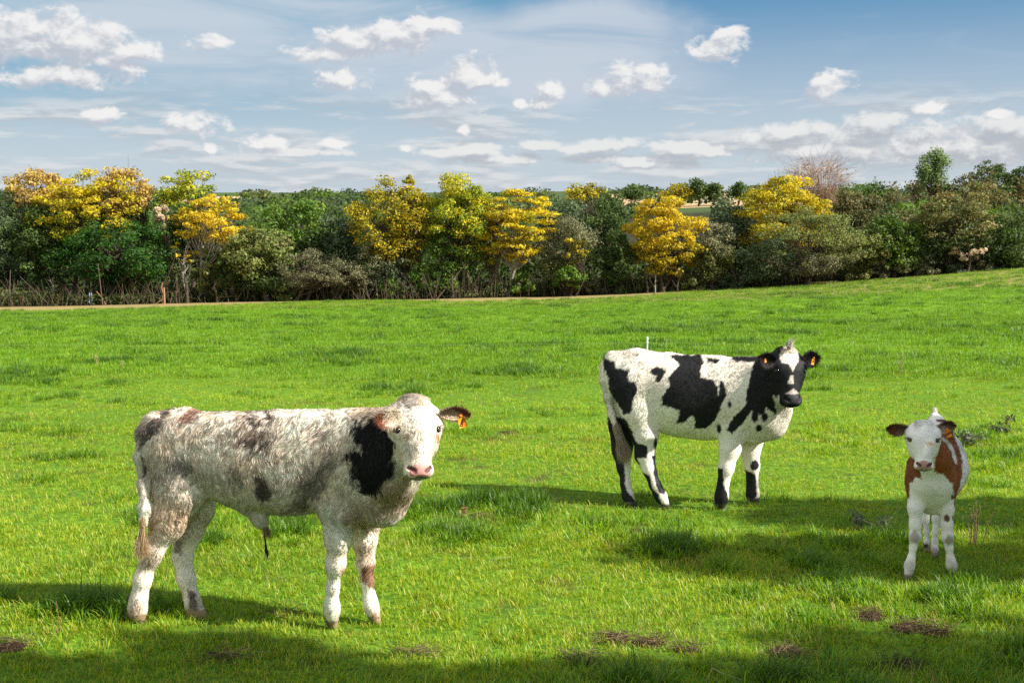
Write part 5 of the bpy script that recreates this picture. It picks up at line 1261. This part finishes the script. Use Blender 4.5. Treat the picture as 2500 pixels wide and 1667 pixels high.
calf3 = dict(label='small white and chestnut brown calf facing forward at right', seed=8, org=(2120, 970), scale=3.41, h=.0056, ysc=.963,
    heading=R(-90 - 10), center=(600, 700, 6.45), H=.8, hoof=(.20, .16, .13), base=(.91, .855, .82), tan=(.62, .52, .42), tan_amt=.22, nose=(.50, .27, .25), dark_face=False, lash=(.5, .45, .38), mirror=False,
    dens=30000, dens_head=46000, len=.009, len_head=.008, len_leg=.007, len_poll=.014, lift=.18, curl=.30, lock=.013, clump=.4, hw=.0008, back=.5,
    head=dict(poll=(458, 196), Y=6.00, L=.250, yaw=R(-17), pitch=R(62), w=1.14, roll=R(2)),
    chains=[
      dict(lab=0, k=.06, ls=1.0, n=[(528, 700, 6.22, 190), (560, 640, 6.34, 215), (585, 590, 6.46, 220), (600, 540, 6.60, 200), (600, 440, 6.74, 165)]),
      dict(lab=0, k=.05, ls=1.0, n=[(430, 700, 6.24, 112), (420, 560, 6.26, 95)]), dict(lab=0, k=.05, n=[(625, 700, 6.24, 112), (620, 540, 6.26, 100)]),
      dict(lab=0, k=.06, ls=1.0, n=[(525, 860, 6.24, 120), (520, 700, 6.16, 140)]),
      dict(lab=0, k=.06, n=[(560, 640, 6.20, 150), (530, 500, 6.12, 130), (480, 380, 6.10, 110)]),
      dict(lab=0, k=.05, n=[(600, 330, 6.30, 90), (610, 290, 6.55, 80), (570, 230, 6.80, 65), (552, 160, 6.88, 38)]),
      dict(lab=0, k=.05, n=[(690, 440, 6.72, 80), (700, 640, 6.68, 85)]), dict(lab=0, k=.05, n=[(500, 440, 6.74, 80), (510, 640, 6.70, 85)]),
      dict(lab=2, k=.025, sole=True, toe=(-.3, -1), n=[(420, 760, 6.22, 100), (392, 920, 6.17, 60), (390, 1060, 6.15, 44), (390, 1160, 6.14, 44), (372, 1250, 6.14, 26), (357, 1340, 6.13, 27), (342, 1400, 6.12, 38), (332, 1462, 6.10, 36)]),
      dict(lab=3, k=.025, sole=True, toe=(.1, -1), n=[(630, 760, 6.22, 100), (652, 920, 6.19, 60), (652, 1060, 6.17, 46), (656, 1160, 6.16, 44), (672, 1250, 6.15, 27), (684, 1340, 6.15, 30), (694, 1400, 6.14, 40), (700, 1452, 6.13, 38)]),
      dict(lab=4, k=.018, sole=True, toe=(-.1, -1), n=[(520, 700, 6.82, 80), (482, 880, 6.80, 42), (476, 1020, 6.78, 28), (484, 1120, 6.76, 21), (486, 1210, 6.74, 21), (484, 1270, 6.72, 27), (482, 1310, 6.68, 24)]),
      dict(lab=4, k=.018, sole=True, toe=(0, -1), n=[(650, 700, 6.74, 80), (585, 880, 6.66, 46), (566, 1010, 6.63, 33), (556, 1120, 6.61, 23), (552, 1200, 6.60, 23), (552, 1265, 6.58, 28), (556, 1312, 6.55, 26)]),
    ],
    patches=[
      dict(poly=[(560, 300), (720, 255), (745, 400), (775, 480), (785, 620), (745, 800), (728, 920), (708, 840), (706, 720), (660, 680), (620, 640), (540, 620), (560, 500), (560, 400)], col=(.26, .075, .018), soft=8, amp=9, lab=[0, 3]),
      dict(poly=[(290, 400), (400, 400), (430, 600), (445, 680), (390, 660), (345, 720), (340, 830), (310, 850), (290, 600)], col=(.20, .058, .016), soft=8, amp=9, lab=[0, 2]),
      dict(poly=[(590, 322), (650, 345), (700, 400), (728, 480), (738, 550), (718, 545), (690, 450), (650, 385), (600, 345)], col=(.74, .71, .67), soft=6, amp=4, lab=[0]),
      dict(poly=[(700, 270), (780, 300), (800, 480), (775, 460), (748, 400), (715, 330)], col=(.74, .72, .68), soft=7, amp=5, lab=[0]),
      dict(poly=[(560, 180), (650, 180), (690, 215), (640, 212), (570, 200)], col=(.16, .06, .03), soft=6, amp=5, lab=[0]),
      dict(c=(652, 1003), r=(30, 36), col=(.12, .06, .04), soft=7, amp=8, lab=[3]), dict(c=(698, 830), r=(12, 22), col=(.14, .05, .02), soft=5, amp=5), dict(c=(725, 890), r=(12, 36), col=(.14, .05, .02), soft=5, amp=5),
      dict(c=(705, 1000), r=(10, 28), col=(.12, .06, .04), soft=5, amp=5, lab=[3]),
      dict(c=(385, 1165), r=(42, 55), col=(.22, .17, .13), s=.7, soft=18, amp=14, lab=[2]), dict(c=(668, 1190), r=(36, 48), col=(.20, .15, .12), s=.75, soft=16, amp=14, lab=[3]),
      dict(c=(345, 1400), r=(40, 50), col=(.40, .36, .31), s=.5, soft=18, amp=14, lab=[2]), dict(c=(690, 1400), r=(40, 50), col=(.38, .34, .29), s=.5, soft=18, amp=14, lab=[3]),
      dict(c=(520, 1280), r=(70, 60), col=(.24, .18, .13), s=.55, soft=22, amp=18, lab=[4]),
      dict(c=(510, 385), r=(20, 14), col=(.62, .32, .22), s=.7, soft=8, amp=5, lab=[1]), dict(c=(410, 240), r=(40, 50), col=(.45, .42, .40), s=.4, soft=20, amp=12, lab=[1]),
      dict(c=(500, 850), r=(60, 120), col=(.58, .55, .50), s=.3, soft=40, amp=20, lab=[0]),
    ],
    ears=[
      dict(base=(328, 262, 6.04), tip=(160, 262, 6.06), facing=(.1, -1, -.1), w=50, cup=.6, inner=(.20, .12, .08), outer=(.40, .22, .14), rim=(.16, .05, .022), hl=.008, rimadd=.15),
      dict(base=(560, 280, 6.01), tip=(722, 236, 6.05), facing=(-.15, -1, -.1), w=52, cup=.6, inner=(.50, .43, .36), outer=(.5, .3, .2), rim=(.13, .045, .022), rimside=1, hl=.008,
           tag=dict(c=(664, 292, 5.99), w=50, h=82, facing=(0, -1, .05), rot=R(18), text='5989', ts=.50, trot=R(20))),
    ],
    tufts=[dict(name='tail_head_tuft', a=(550, 150, 6.88), b=(556, 95, 6.90), r=.018, n=700, cols=[(.84, .82, .78)], w=.0005, spread=.35)])
for sp_ in (calf1, calf2, calf3): make_calf(sp_)
# ------------------------------------------------------------------ grass
GRASS = mat_leaf('grass_blade', 0.42, 0.45, tint_inst=True, spec=0.35, boost=1.25)
def tuft_mesh(name, nb, h, spread, width, lean, rng, pal, seg=3, arch=.6):
    """a clump of curved tapering blades"""
    Vs = []; Fs = []; Cs = []; k = 0
    for b in range(nb):
        a = rng.uniform(0, 2 * np.pi); r = spread * rng.uniform(0, 1) ** .6
        p = np.array([math.cos(a) * r, math.sin(a) * r, -.006]); az = a + rng.normal() * .9 if rng.uniform() < .7 else rng.uniform(0, 6.28)
        out = np.array([math.cos(az), math.sin(az), 0]); sd = np.array([-out[1], out[0], 0])
        tw = rng.normal() * .5; sd = unit(sd + out * tw)
        L_ = h * rng.uniform(.5, 1.2); th = rng.uniform(.05, lean); w_ = width * rng.uniform(.7, 1.3)
        cb = np.array(pal[rng.integers(0, len(pal))]) * rng.uniform(.82, 1.18)
        for s_ in range(seg + 1):
            f = s_ / seg; ww = w_ * (1 - f ** 1.6) * .5 + .0002
            c_ = cb * (.55 + .55 * f)
            if rng.uniform() < .05 and f > .8: c_ = c_ * .5 + np.array([.35, .28, .10]) * .5
            if s_ < seg: Vs += [p - sd * ww, p + sd * ww]; Cs += [c_, c_]
            else: Vs += [p]; Cs += [c_]
            t_ = th + arch * f * f * 1.6
            p = p + (out * math.sin(t_) + np.array([0, 0, math.cos(t_)])) * L_ / seg
        for s_ in range(seg - 1): Fs.append((k + 2 * s_, k + 2 * s_ + 1, k + 2 * s_ + 3)); Fs.append((k + 2 * s_, k + 2 * s_ + 3, k + 2 * s_ + 2))
        Fs.append((k + 2 * seg - 2, k + 2 * seg - 1, k + 2 * seg)); k += 2 * seg + 1
    return mesh_obj(name, Vs, np.array(Fs), GRASS, colors=np.clip(Cs, .003, .9), link_it=False)
GP = [(.13, .34, .010), (.17, .40, .012), (.09, .27, .010), (.27, .45, .02)]
GD = [(.075, .20, .012), (.10, .25, .014), (.055, .16, .014)]
GY = [(.38, .36, .12), (.28, .28, .09), (.34, .38, .05)]
rg = np.random.default_rng(21)
kinds = []
for i in range(4): kinds.append(tuft_mesh('short_grass_tuft', 18, .040, .050, .0034, 1.0, rg, GP + [(.34, .44, .04)] ))
for i in range(3): kinds.append(tuft_mesh('long_grass_tuft', 18, .070, .045, .0040, 1.0, rg, GP + GD[:1], 4, .9))
for i in range(2): kinds.append(tuft_mesh('dark_grass_tuft', 20, .090, .05, .0044, 1.1, rg, GD, 4, 1.1))
for i in range(2): kinds.append(tuft_mesh('dry_grass_tuft', 9, .055, .06, .0028, 1.35, rg, GY, 3, .5))
for i in range(3): kinds.append(tuft_mesh('broad_grass_clump', 34, .080, .16, .0085, .8, rg, GP, 2, .7))
for i in range(2): kinds.append(tuft_mesh('broad_dark_clump', 34, .11, .14, .0085, .9, rg, GD, 2, .9))
coll = bpy.data.collections.new('grass_sources')
for i, k_ in enumerate(kinds): k_.name = 'tuft_%02d' % i; coll.objects.link(k_)

P_ = []; KI = []; SCL = []; TINT = []
def zone(y0, y1, dens, far=False, xm=1.25):
    A = .5 * (y1 ** 2 - y0 ** 2) * .9 * xm + .8 * (y1 - y0); n = int(A * dens)
    y = np.sqrt(rg.uniform(y0 ** 2, y1 ** 2, n)); x = rg.uniform(-1, 1, n) * (y * .45 * xm + .4)
    keep = y < edge_y(x) - .6 - 8.5 * sstep(8, 17, -x) - 5.0 * sstep(-6, -2, x) * (1 - sstep(5.5, 9, x)) + rg.normal(size=n) * .9 + 2.5 * noise2(x, y * .3, .12, 33, 3)
    x = x[keep]; y = y[keep]; n = len(x)
    big = noise2(x, y, .55, 1, 3); med = noise2(x, y, 2.1, 2, 3); fine = noise2(x, y, 6, 4, 2)
    px, py = to_px(np.stack([x, y, ground_z(x, y)], -1))
    tall = med * .75 + big * .45 + fine * .35
    for (cx, cy, rx, ry, a) in TALL_AT: tall = tall + a * np.exp(-((px - cx) / rx) ** 2 - ((py - cy) / ry) ** 2)
    bare = np.zeros(n)
    for (cx, cy, rx, ry, a) in BARE_AT: bare = np.maximum(bare, a * np.exp(-((px - cx) / rx) ** 2 - ((py - cy) / ry) ** 2) * (1 + .8 * fine))
    u = rg.uniform(size=n)
    if not far:
        kind = rg.integers(0, 4, n)
        kind = np.where(tall > .16 + .25 * u, rg.integers(4, 7, n), kind)
        kind = np.where(tall > .40 + .2 * u, rg.integers(7, 9, n), kind)
        dry = (noise2(x, y, 1.4, 9, 3) > .25) & (rg.uniform(size=n) < .16) | (rg.uniform(size=n) < .02)
        kind = np.where(dry & (tall < .45), rg.integers(9, 11, n), kind)
        keep = rg.uniform(size=n) > bare
    else:
        kind = rg.integers(11, 14, n); kind = np.where(tall > .20 + .25 * u, rg.integers(14, 16, n), kind); keep = rg.uniform(size=n) > bare
    s = rg.uniform(.75, 1.25, n) * (1 + .65 * np.clip(tall, -.55, .8)) * (1 + .10 * (y > 25))
    # the sward itself: yellower cropped ground near the camera, deeper even green farther off
    nearw = 1 - sstep(11, 19, y + 2.5 * big)
    yel = np.clip(nearw * (.75 + .8 * noise2(x, y, .8, 5, 3)) + .10, 0, 1)
    stripe = .5 + .5 * noise2(x * .25, y, .35, 14, 3)
    t0 = np.array([.98, .84, .9]); t1 = np.array([1.55, 1.12, 1.2])
    tint = t0 * (1 - yel[:, None]) + t1 * yel[:, None]
    tint = tint * (.78 + .42 * stripe[:, None]) * (1 - .15 * np.clip(tall, -.6, .9)[:, None]) * rg.uniform(.85, 1.15, (n, 1))
    P_.append(np.stack([x[keep], y[keep], ground_z(x[keep], y[keep])], -1)); KI.append(kind[keep]); SCL.append(s[keep]); TINT.append(tint[keep])
TALL_AT = [(1190, 1235, 110, 14, .45), (1120, 1225, 60, 10, .3), (130, 1180, 90, 18, .45), (1000, 955, 160, 14, .5), (180, 930, 180, 14, .4), (620, 965, 60, 10, .5), (2380, 1170, 90, 50, .4), (1700, 1650, 500, 30, .12), (300, 1500, 350, 30, .3), (60, 1465, 130, 30, .35), (1300, 1230, 50, 10, .4), (150, 1490, 200, 20, .3)]
BARE_AT = [(1095, 1285, 40, 12, .85), (1170, 1262, 34, 9, .7), (1500, 1560, 50, 12, .8), (1585, 1572, 50, 12, .85), (1680, 1590, 40, 10, .7), (2120, 1508, 50, 12, .85), (2220, 1535, 55, 15, .85), (2290, 1548, 40, 10, .7), (30, 1582, 45, 14, .85), (1235, 1058, 30, 5, .8), (1560, 1300, 45, 8, .6), (1680, 1310, 40, 8, .6), (2200, 1620, 70, 16, .6), (1920, 1595, 55, 14, .6),
    (1420, 1610, 50, 14, .6), (700, 1495, 60, 8, .4), (1010, 1590, 50, 10, .4), (560, 1610, 60, 12, .35)]
zone(2.6, 7.0, 720); zone(7.0, 12.0, 320); zone(12.0, 18.0, 150); zone(16, 24.0, 55); zone(17, 34, 34, True); zone(34, 60.5, 17, True, 1.15)
GPt = np.concatenate(P_); GK = np.concatenate(KI).astype(np.int32); GS = np.concatenate(SCL); GT = np.concatenate(TINT)
me = bpy.data.meshes.new('grass'); me.vertices.add(len(GPt)); me.vertices.foreach_set('co', GPt.astype(np.float32).ravel())
def attr(nm, ty, key, arr):
    a = me.attributes.new(nm, ty, 'POINT'); a.data.foreach_set(key, arr.ravel())
attr('kind_index', 'INT', 'value', GK)
attr('scl', 'FLOAT', 'value', GS.astype(np.float32))
rot = np.stack([rg.normal(size=len(GS)) * .10, rg.normal(size=len(GS)) * .10, rg.uniform(0, 6.283, len(GS))], -1)
attr('rot', 'FLOAT_VECTOR', 'vector', rot.astype(np.float32))
t4 = np.ones((len(GS), 4), np.float32); t4[:, :3] = GT; attr('tint', 'FLOAT_COLOR', 'color', t4)
grass = bpy.data.objects.new('grass', me); link(grass)
tag(grass, 'short bright green pasture grass with longer darker tufts', 'grass', kind='stuff')
ng = bpy.data.node_groups.new('grass_tufts', 'GeometryNodeTree')
ng.interface.new_socket('Geometry', in_out='INPUT', socket_type='NodeSocketGeometry'); ng.interface.new_socket('Geometry', in_out='OUTPUT', socket_type='NodeSocketGeometry')
gi = ng.nodes.new('NodeGroupInput'); go = ng.nodes.new('NodeGroupOutput')
ip = ng.nodes.new('GeometryNodeInstanceOnPoints'); ci = ng.nodes.new('GeometryNodeCollectionInfo')
ci.inputs['Collection'].default_value = coll; ci.inputs['Separate Children'].default_value = True; ci.inputs['Reset Children'].default_value = True
def named(n_, ty):
    a = ng.nodes.new('GeometryNodeInputNamedAttribute'); a.data_type = ty; a.inputs['Name'].default_value = n_; return a.outputs[0]
ng.links.new(gi.outputs[0], ip.inputs['Points']); ng.links.new(ci.outputs[0], ip.inputs['Instance'])
ip.inputs['Pick Instance'].default_value = True
ng.links.new(named('kind_index', 'INT'), ip.inputs['Instance Index'])
e2r = ng.nodes.new('FunctionNodeEulerToRotation'); ng.links.new(named('rot', 'FLOAT_VECTOR'), e2r.inputs[0]); ng.links.new(e2r.outputs[0], ip.inputs['Rotation'])
ng.links.new(named('scl', 'FLOAT'), ip.inputs['Scale'])
ng.links.new(ip.outputs[0], go.inputs[0])
md = grass.modifiers.new('tufts', 'NODES'); md.node_group = ng
print('grass tufts', len(GPt))
# ------------------------------------------------------------------ electric fence across the pasture
M_WHITE = mat_flat('white_plastic', (.80, .80, .78), .4, .4)
M_WIRE = mat_flat('polywire', (.40, .42, .16), .6, .2)
M_WOOD = mat_flat('weathered_wood', (.34, .19, .11), .85, .15, .35, 12)
M_RAIL = mat_flat('pale_rail', (.55, .36, .16), .8, .15, .25, 10)
M_BLUE = mat_flat('blue_grey_post', (.30, .38, .50), .6, .3)
HP_ = .86
YF = min(np.linspace(9, 22, 600), key=lambda Y: abs(float(to_px(np.array([1.8, Y, float(ground_z(1.8, Y)) + HP_]))[1]) - 829))
XF = float(at(1580, 829, YF)[0])
fe = empty('electric_fence', (XF, YF, float(ground_z(XF, YF))), 'thin electric fence wire with a white plastic post behind the pied calf', 'fence')
fb = np.array(fe.location); tops = []
for dx in (-11.0, 0.0, 11.5):
    x_ = XF + dx; y_ = YF + dx * .012; z_ = float(ground_z(x_, y_))
    sg = [[x_, y_, z_ - .1, x_, y_, z_ + HP_, .011, .011], [x_, y_, z_ + HP_, x_, y_, z_ + HP_ + .03, .015, .010]]
    TV, TF = tubes(sg, 8); po = mesh_obj('post', TV, TF, M_WHITE, fe, smooth=True, base=fb)
    SV, SF = uv_sphere(np.array([x_, y_ - .012, z_ + HP_ - .04]), .014, 8, 6); mesh_obj('insulator', SV, SF, M_WHITE, po, smooth=True, base=fb)
    tops.append(np.array([x_, y_ - .022, z_ + HP_ - .04]))
sg = []
for a, b in zip(tops[:-1], tops[1:]):
    for i in range(16):
        p = [a + (b - a) * t - np.array([0, 0, .05 * math.sin(t * math.pi)]) for t in (i / 16, (i + 1) / 16)]; sg.append([*p[0], *p[1], .0007, .0007])
TV, TF = tubes(sg, 5); mesh_obj('wire', TV, TF, M_WIRE, fe, base=fb)

# ------------------------------------------------------------------ posts along the wood
def post_at(name, label, px, top, r, mat, cat, tilt=0.0, Y=58.6, fork=False):
    P = at(px, top, Y); z0 = float(ground_z(P[0], Y)); b0 = np.array([P[0] - tilt * (P[2] - z0), Y, z0])
    t = empty(name, b0, label, cat)
    sg = [[*(b0 - [0, 0, .1]), *((b0 + P) / 2 + [.01, 0, 0]), r, r * .95], [*((b0 + P) / 2 + [.01, 0, 0]), *P, r * .95, r * .85], [*P, *(P + [0, 0, .02]), r * .85, r * .3]]
    TV, TF = tubes(sg, 8); mesh_obj('shaft', TV, TF, mat, t, smooth=True, base=b0)
    if fork:
        TV, TF = tubes([[*(b0 + (P - b0) * .35), *(b0 + [-.45, 0, 0.02]), r * .8, r * .5]], 6); mesh_obj('brace', TV, TF, mat, t, smooth=True, base=b0)
    return t, P, b0
t, P, b0 = post_at('wooden_post', 'reddish wooden corner post with a rail at the far left wood edge', 55, 716, .07, M_WOOD, 'post')
pts_ = [at(x, y, 58.6) for x, y in ((55, 726), (34, 726.5), (15, 728), (-60, 731), (-140, 734))]
TV, TF = tubes([[*a, *b, .028, .028] for a, b in zip(pts_[:-1], pts_[1:])], 6)
mesh_obj('rail', TV, TF, M_RAIL, t, base=b0)
lp = [at(34, 726, 58.5), at(36, 731, 58.5), at(41, 733, 58.5), at(44, 728, 58.5)]
TV, TF = tubes([[*a, *b, .014, .014] for a, b in zip(lp[:-1], lp[1:])], 5); mesh_obj('rope_loop', TV, TF, M_RAIL, t, base=b0)
post_at('slender_post', 'left one of the paired blue grey posts before the oak', 218, 715, .03, M_BLUE, 'post', .06)
post_at('slender_post', 'right one of the paired blue grey posts before the oak', 223, 716, .03, M_BLUE, 'post', 0)
post_at('leaning_pole', 'weathered pole leaning against the wood left of the oak trunk', 236, 712, .025, M_WOOD, 'pole', -.75)
post_at('snag', 'reddish snag with a side brace standing before the orange tree', 400, 703, .05, M_WOOD, 'stump', .0, fork=True)

# ------------------------------------------------------------------ weeds, stalks, litter
M_WEED = mat_leaf('weed_leaf', .3, .5)
def ground_at(px, py):
    Y = np.linspace(3, 60, 4000); d = px_dir(px, py); x = Y * d[0] / d[1]; z = EYE + Y * d[2] / d[1]
    i = int(np.argmax(z < ground_z(x, Y))); return np.array([x[i], Y[i], float(ground_z(x[i], Y[i]))])
def weed(name, label, px, py, w, h, n, cols, seed, leafs=.045, stalks=5):
    r = np.random.default_rng(seed); b0 = ground_at(px, py); k = b0[1] / FPX; wx = w * k; hz = h * k
    t = empty(name, b0, label, 'weed')
    sg = []; tips = []
    for i in range(stalks):
        a = b0 + np.array([r.uniform(-.3, .3) * wx, r.uniform(-.3, .3) * wx * .6, 0]); e = a + np.array([r.normal() * wx * .35, r.normal() * wx * .2, hz * r.uniform(.7, 1.1)])
        m_ = (a + e) / 2 + np.array([0, 0, hz * .15]); sg += [[*a, *m_, .004, .003], [*m_, *e, .003, .0015]]; tips += [a * .3 + m_ * .7, m_, (m_ + e) / 2, e]
    TV, TF = tubes(sg, 5); mesh_obj('stem', TV, TF, M_WOODSTEM, t, base=b0)
    tips = np.array(tips); C_ = tips[r.integers(0, len(tips), n)] + r.normal(size=(n, 3)) * np.array([wx * .14, wx * .12, hz * .14])
    C_[:, 2] = np.maximum(C_[:, 2], b0[2] + .015)
    cc = np.array(cols)[r.integers(0, len(cols), n)] * r.uniform(.7, 1.25, (n, 1))
    V, F, Cc = leaf_quads(C_, leafs, cc, r, aspect=.4, up=.6); mesh_obj('leaves', V, F, M_WEED, t, colors=Cc, base=b0)
M_WOODSTEM = mat_flat('dry_stem', (.30, .22, .11), .8, .1)
DW = [(.05, .075, .035), (.08, .10, .05), (.035, .05, .03), (.16, .15, .09)]
weed('leafy_weed', 'dark coarse weed clump just right of the smallest calf', 2290, 1075, 42, 26, 110, DW, 1, .020)
weed('leafy_weed', 'large dark weed clump in the row right of the smallest calf', 2362, 1088, 80, 36, 240, DW, 2, .020)
weed('leafy_weed', 'dark curled weed clump nearest the right edge', 2440, 1062, 70, 26, 180, DW, 3, .020)
weed('leafy_weed', 'small dark weed standing highest beside the right edge', 2455, 1042, 30, 26, 70, DW, 4, .018)
PW = [(.15, .19, .13), (.11, .15, .10), (.20, .22, .16)]
weed('feathery_weed', 'pale feathery weed left one in the shade beside the smallest calf', 2092, 1292, 44, 46, 110, PW, 5, .013, 7)
weed('feathery_weed', 'pale drooping weed right one in the shade beside the smallest calf', 2150, 1300, 56, 34, 110, PW, 6, .013, 7)
DRY = [(.42, .34, .18), (.32, .26, .13)]
weed('dry_weed', 'dry thin branched weed right of the smallest calf legs', 2380, 1330, 60, 110, 60, DRY, 7, .008, 8)
weed('dry_weed', 'dry seeded weed in the field right of the pied calf', 2200, 912, 14, 44, 60, DRY, 8, .014, 3)
weed('dry_weed', 'faint dry weed left of centre field', 236, 892, 12, 24, 30, DRY, 9, .014, 3)
weed('dry_weed', 'short straw coloured weed near the left field edge', 298, 898, 16, 14, 30, DRY, 10, .014, 3)
weed('dry_weed', 'pinkish dry tuft beside the soil patch right of the cream calf', 1130, 1262, 26, 28, 60, [(.50, .26, .14), (.42, .30, .14)], 11, .010, 6)
def stalk(label, pts, r0=.0018, cols=(.45, .33, .18), seed=0):
    b0 = ground_at(*pts[0]); Y = b0[1]; P = [b0] + [at(x, y, Y - .02 * i) for i, (x, y) in enumerate(pts[1:], 1)]
    sg = [[*P[i], *P[i + 1], r0 * (1 - .2 * i), r0 * (.8 - .2 * i)] for i in range(len(P) - 1)]
    TV, TF = tubes(sg, 5); o = mesh_obj('dry_stalk', TV, TF, mat_flat('stalk', cols, .8, .1), None, base=b0); o.location = b0; tag(o, label, 'stalk')
stalk('thin reddish stalk standing left of the cream calf hind hoof', [(148, 1545), (142, 1500), (137, 1465)], cols=(.30, .15, .09))
stalk('short reddish stalk beside the taller one at lower left', [(142, 1550), (134, 1525), (129, 1508)], cols=(.30, .15, .09))
stalk('upright pale stalk at the bottom edge right of centre', [(1730, 1660), (1738, 1625), (1737, 1592)])
stalk('bent straw stem lying over the shaded grass at lower right', [(1722, 1665), (1740, 1630), (1770, 1645), (1810, 1658)], cols=(.50, .42, .26))
stalk('pale upright stalk in the shaded grass below the pied calf', [(1996, 1580), (2000, 1552), (2004, 1530)])
stalk('long pale straw lying on the sunny grass in the centre', [(1195, 1368), (1220, 1362), (1248, 1360)], cols=(.62, .56, .36))
stalk('thin leaning stem in front of the pied calf', [(1868, 1215), (1876, 1170), (1886, 1115)], .0014, (.45, .40, .22))

# trodden soil showing through the turf
VV = []; FF = []; k0 = 0
for bi, (cx, cy, rx, ry, a) in enumerate(BARE_AT):
    if a < .55 or cy < 1000: continue
    G0 = ground_at(cx, cy); ww = rx * G0[1] / FPX * 1.0; dd = abs(ground_at(cx, cy - ry)[1] - ground_at(cx, cy + ry)[1]) * .5
    nr, na = 9, 26; rr = np.linspace(0, 1, nr)[:, None] * np.ones(na); aa = np.ones(nr)[:, None] * (np.arange(na) * 2 * np.pi / na)
    edge = 1 + .38 * noise2(np.cos(aa) * 1.3 + bi * 7, np.sin(aa) * 1.3, 1.4, 3)
    X2 = G0[0] + np.cos(aa) * rr * ww * edge; Y2 = G0[1] + np.sin(aa) * rr * dd * edge
    Z2 = ground_z(X2, Y2) + .016 * (1 - rr ** 3) * (1 + 1.1 * noise2(X2, Y2, 22, 6, 3)) - .012 * rr ** 4
    VV.append(np.stack([X2, Y2, Z2], -1).reshape(-1, 3)); A_ = np.arange(nr * na).reshape(nr, na) + k0; k0 += nr * na
    FF.append(np.stack([A_[:-1], A_[1:], np.roll(A_[1:], -1, 1), np.roll(A_[:-1], -1, 1)], -1).reshape(-1, 4)[:, ::-1])
o = mesh_obj('bare_soil', np.concatenate(VV), np.concatenate(FF), mat_flat('dark_soil', (.045, .028, .017), .95, .1, .5, 60, .012), smooth=True)
tag(o, 'dark trodden soil showing through the turf', 'soil', kind='stuff')
# dead straw and soil crumbs where the turf is open
n = 2000; r = np.random.default_rng(77)
ba = [b for b in BARE_AT if b[4] > 0 and b[1] > 1000]
wts = np.array([b[2] * b[3] for b in ba]); id_ = r.choice(len(ba), n, p=wts / wts.sum())
pc = np.array([[b[0], b[1], b[2], b[3]] for b in ba])[id_]
gx = pc[:, 0] + r.normal(size=n) * pc[:, 2] * .55; gy = pc[:, 1] + r.normal(size=n) * pc[:, 3] * .6
Ys = np.interp(gy, [float(to_px(np.array([0, y, -SLOPE * y]))[1]) for y in np.linspace(20, 3, 200)], np.linspace(20, 3, 200))
X_ = at(gx, gy, Ys)[:, 0]; A = np.stack([X_, Ys, ground_z(X_, Ys) + r.uniform(.008, .03, n)], -1)
ang = r.uniform(0, 6.28, n); ln = r.uniform(.02, .09, n)
B = A + np.stack([np.cos(ang), np.sin(ang), r.uniform(-.1, .35, n)], -1) * ln[:, None]
S_ = np.concatenate([A, B, np.full((n, 1), .0013), np.full((n, 1), .0008)], 1)
for nm, c_, sel in (('straw_litter', (.26, .19, .10), slice(0, n // 4)), ('straw_litter', (.09, .058, .036), slice(n // 4, n))):
    TV, TF = tubes(S_[sel], 3); o = mesh_obj(nm, TV, TF, mat_flat('straw', c_, .85, .1, .3, 30))
    tag(o, 'dead straw lying on the bare patches' if c_[0] > .2 else 'dark dead stems matted on the bare patches', 'straw', kind='stuff')
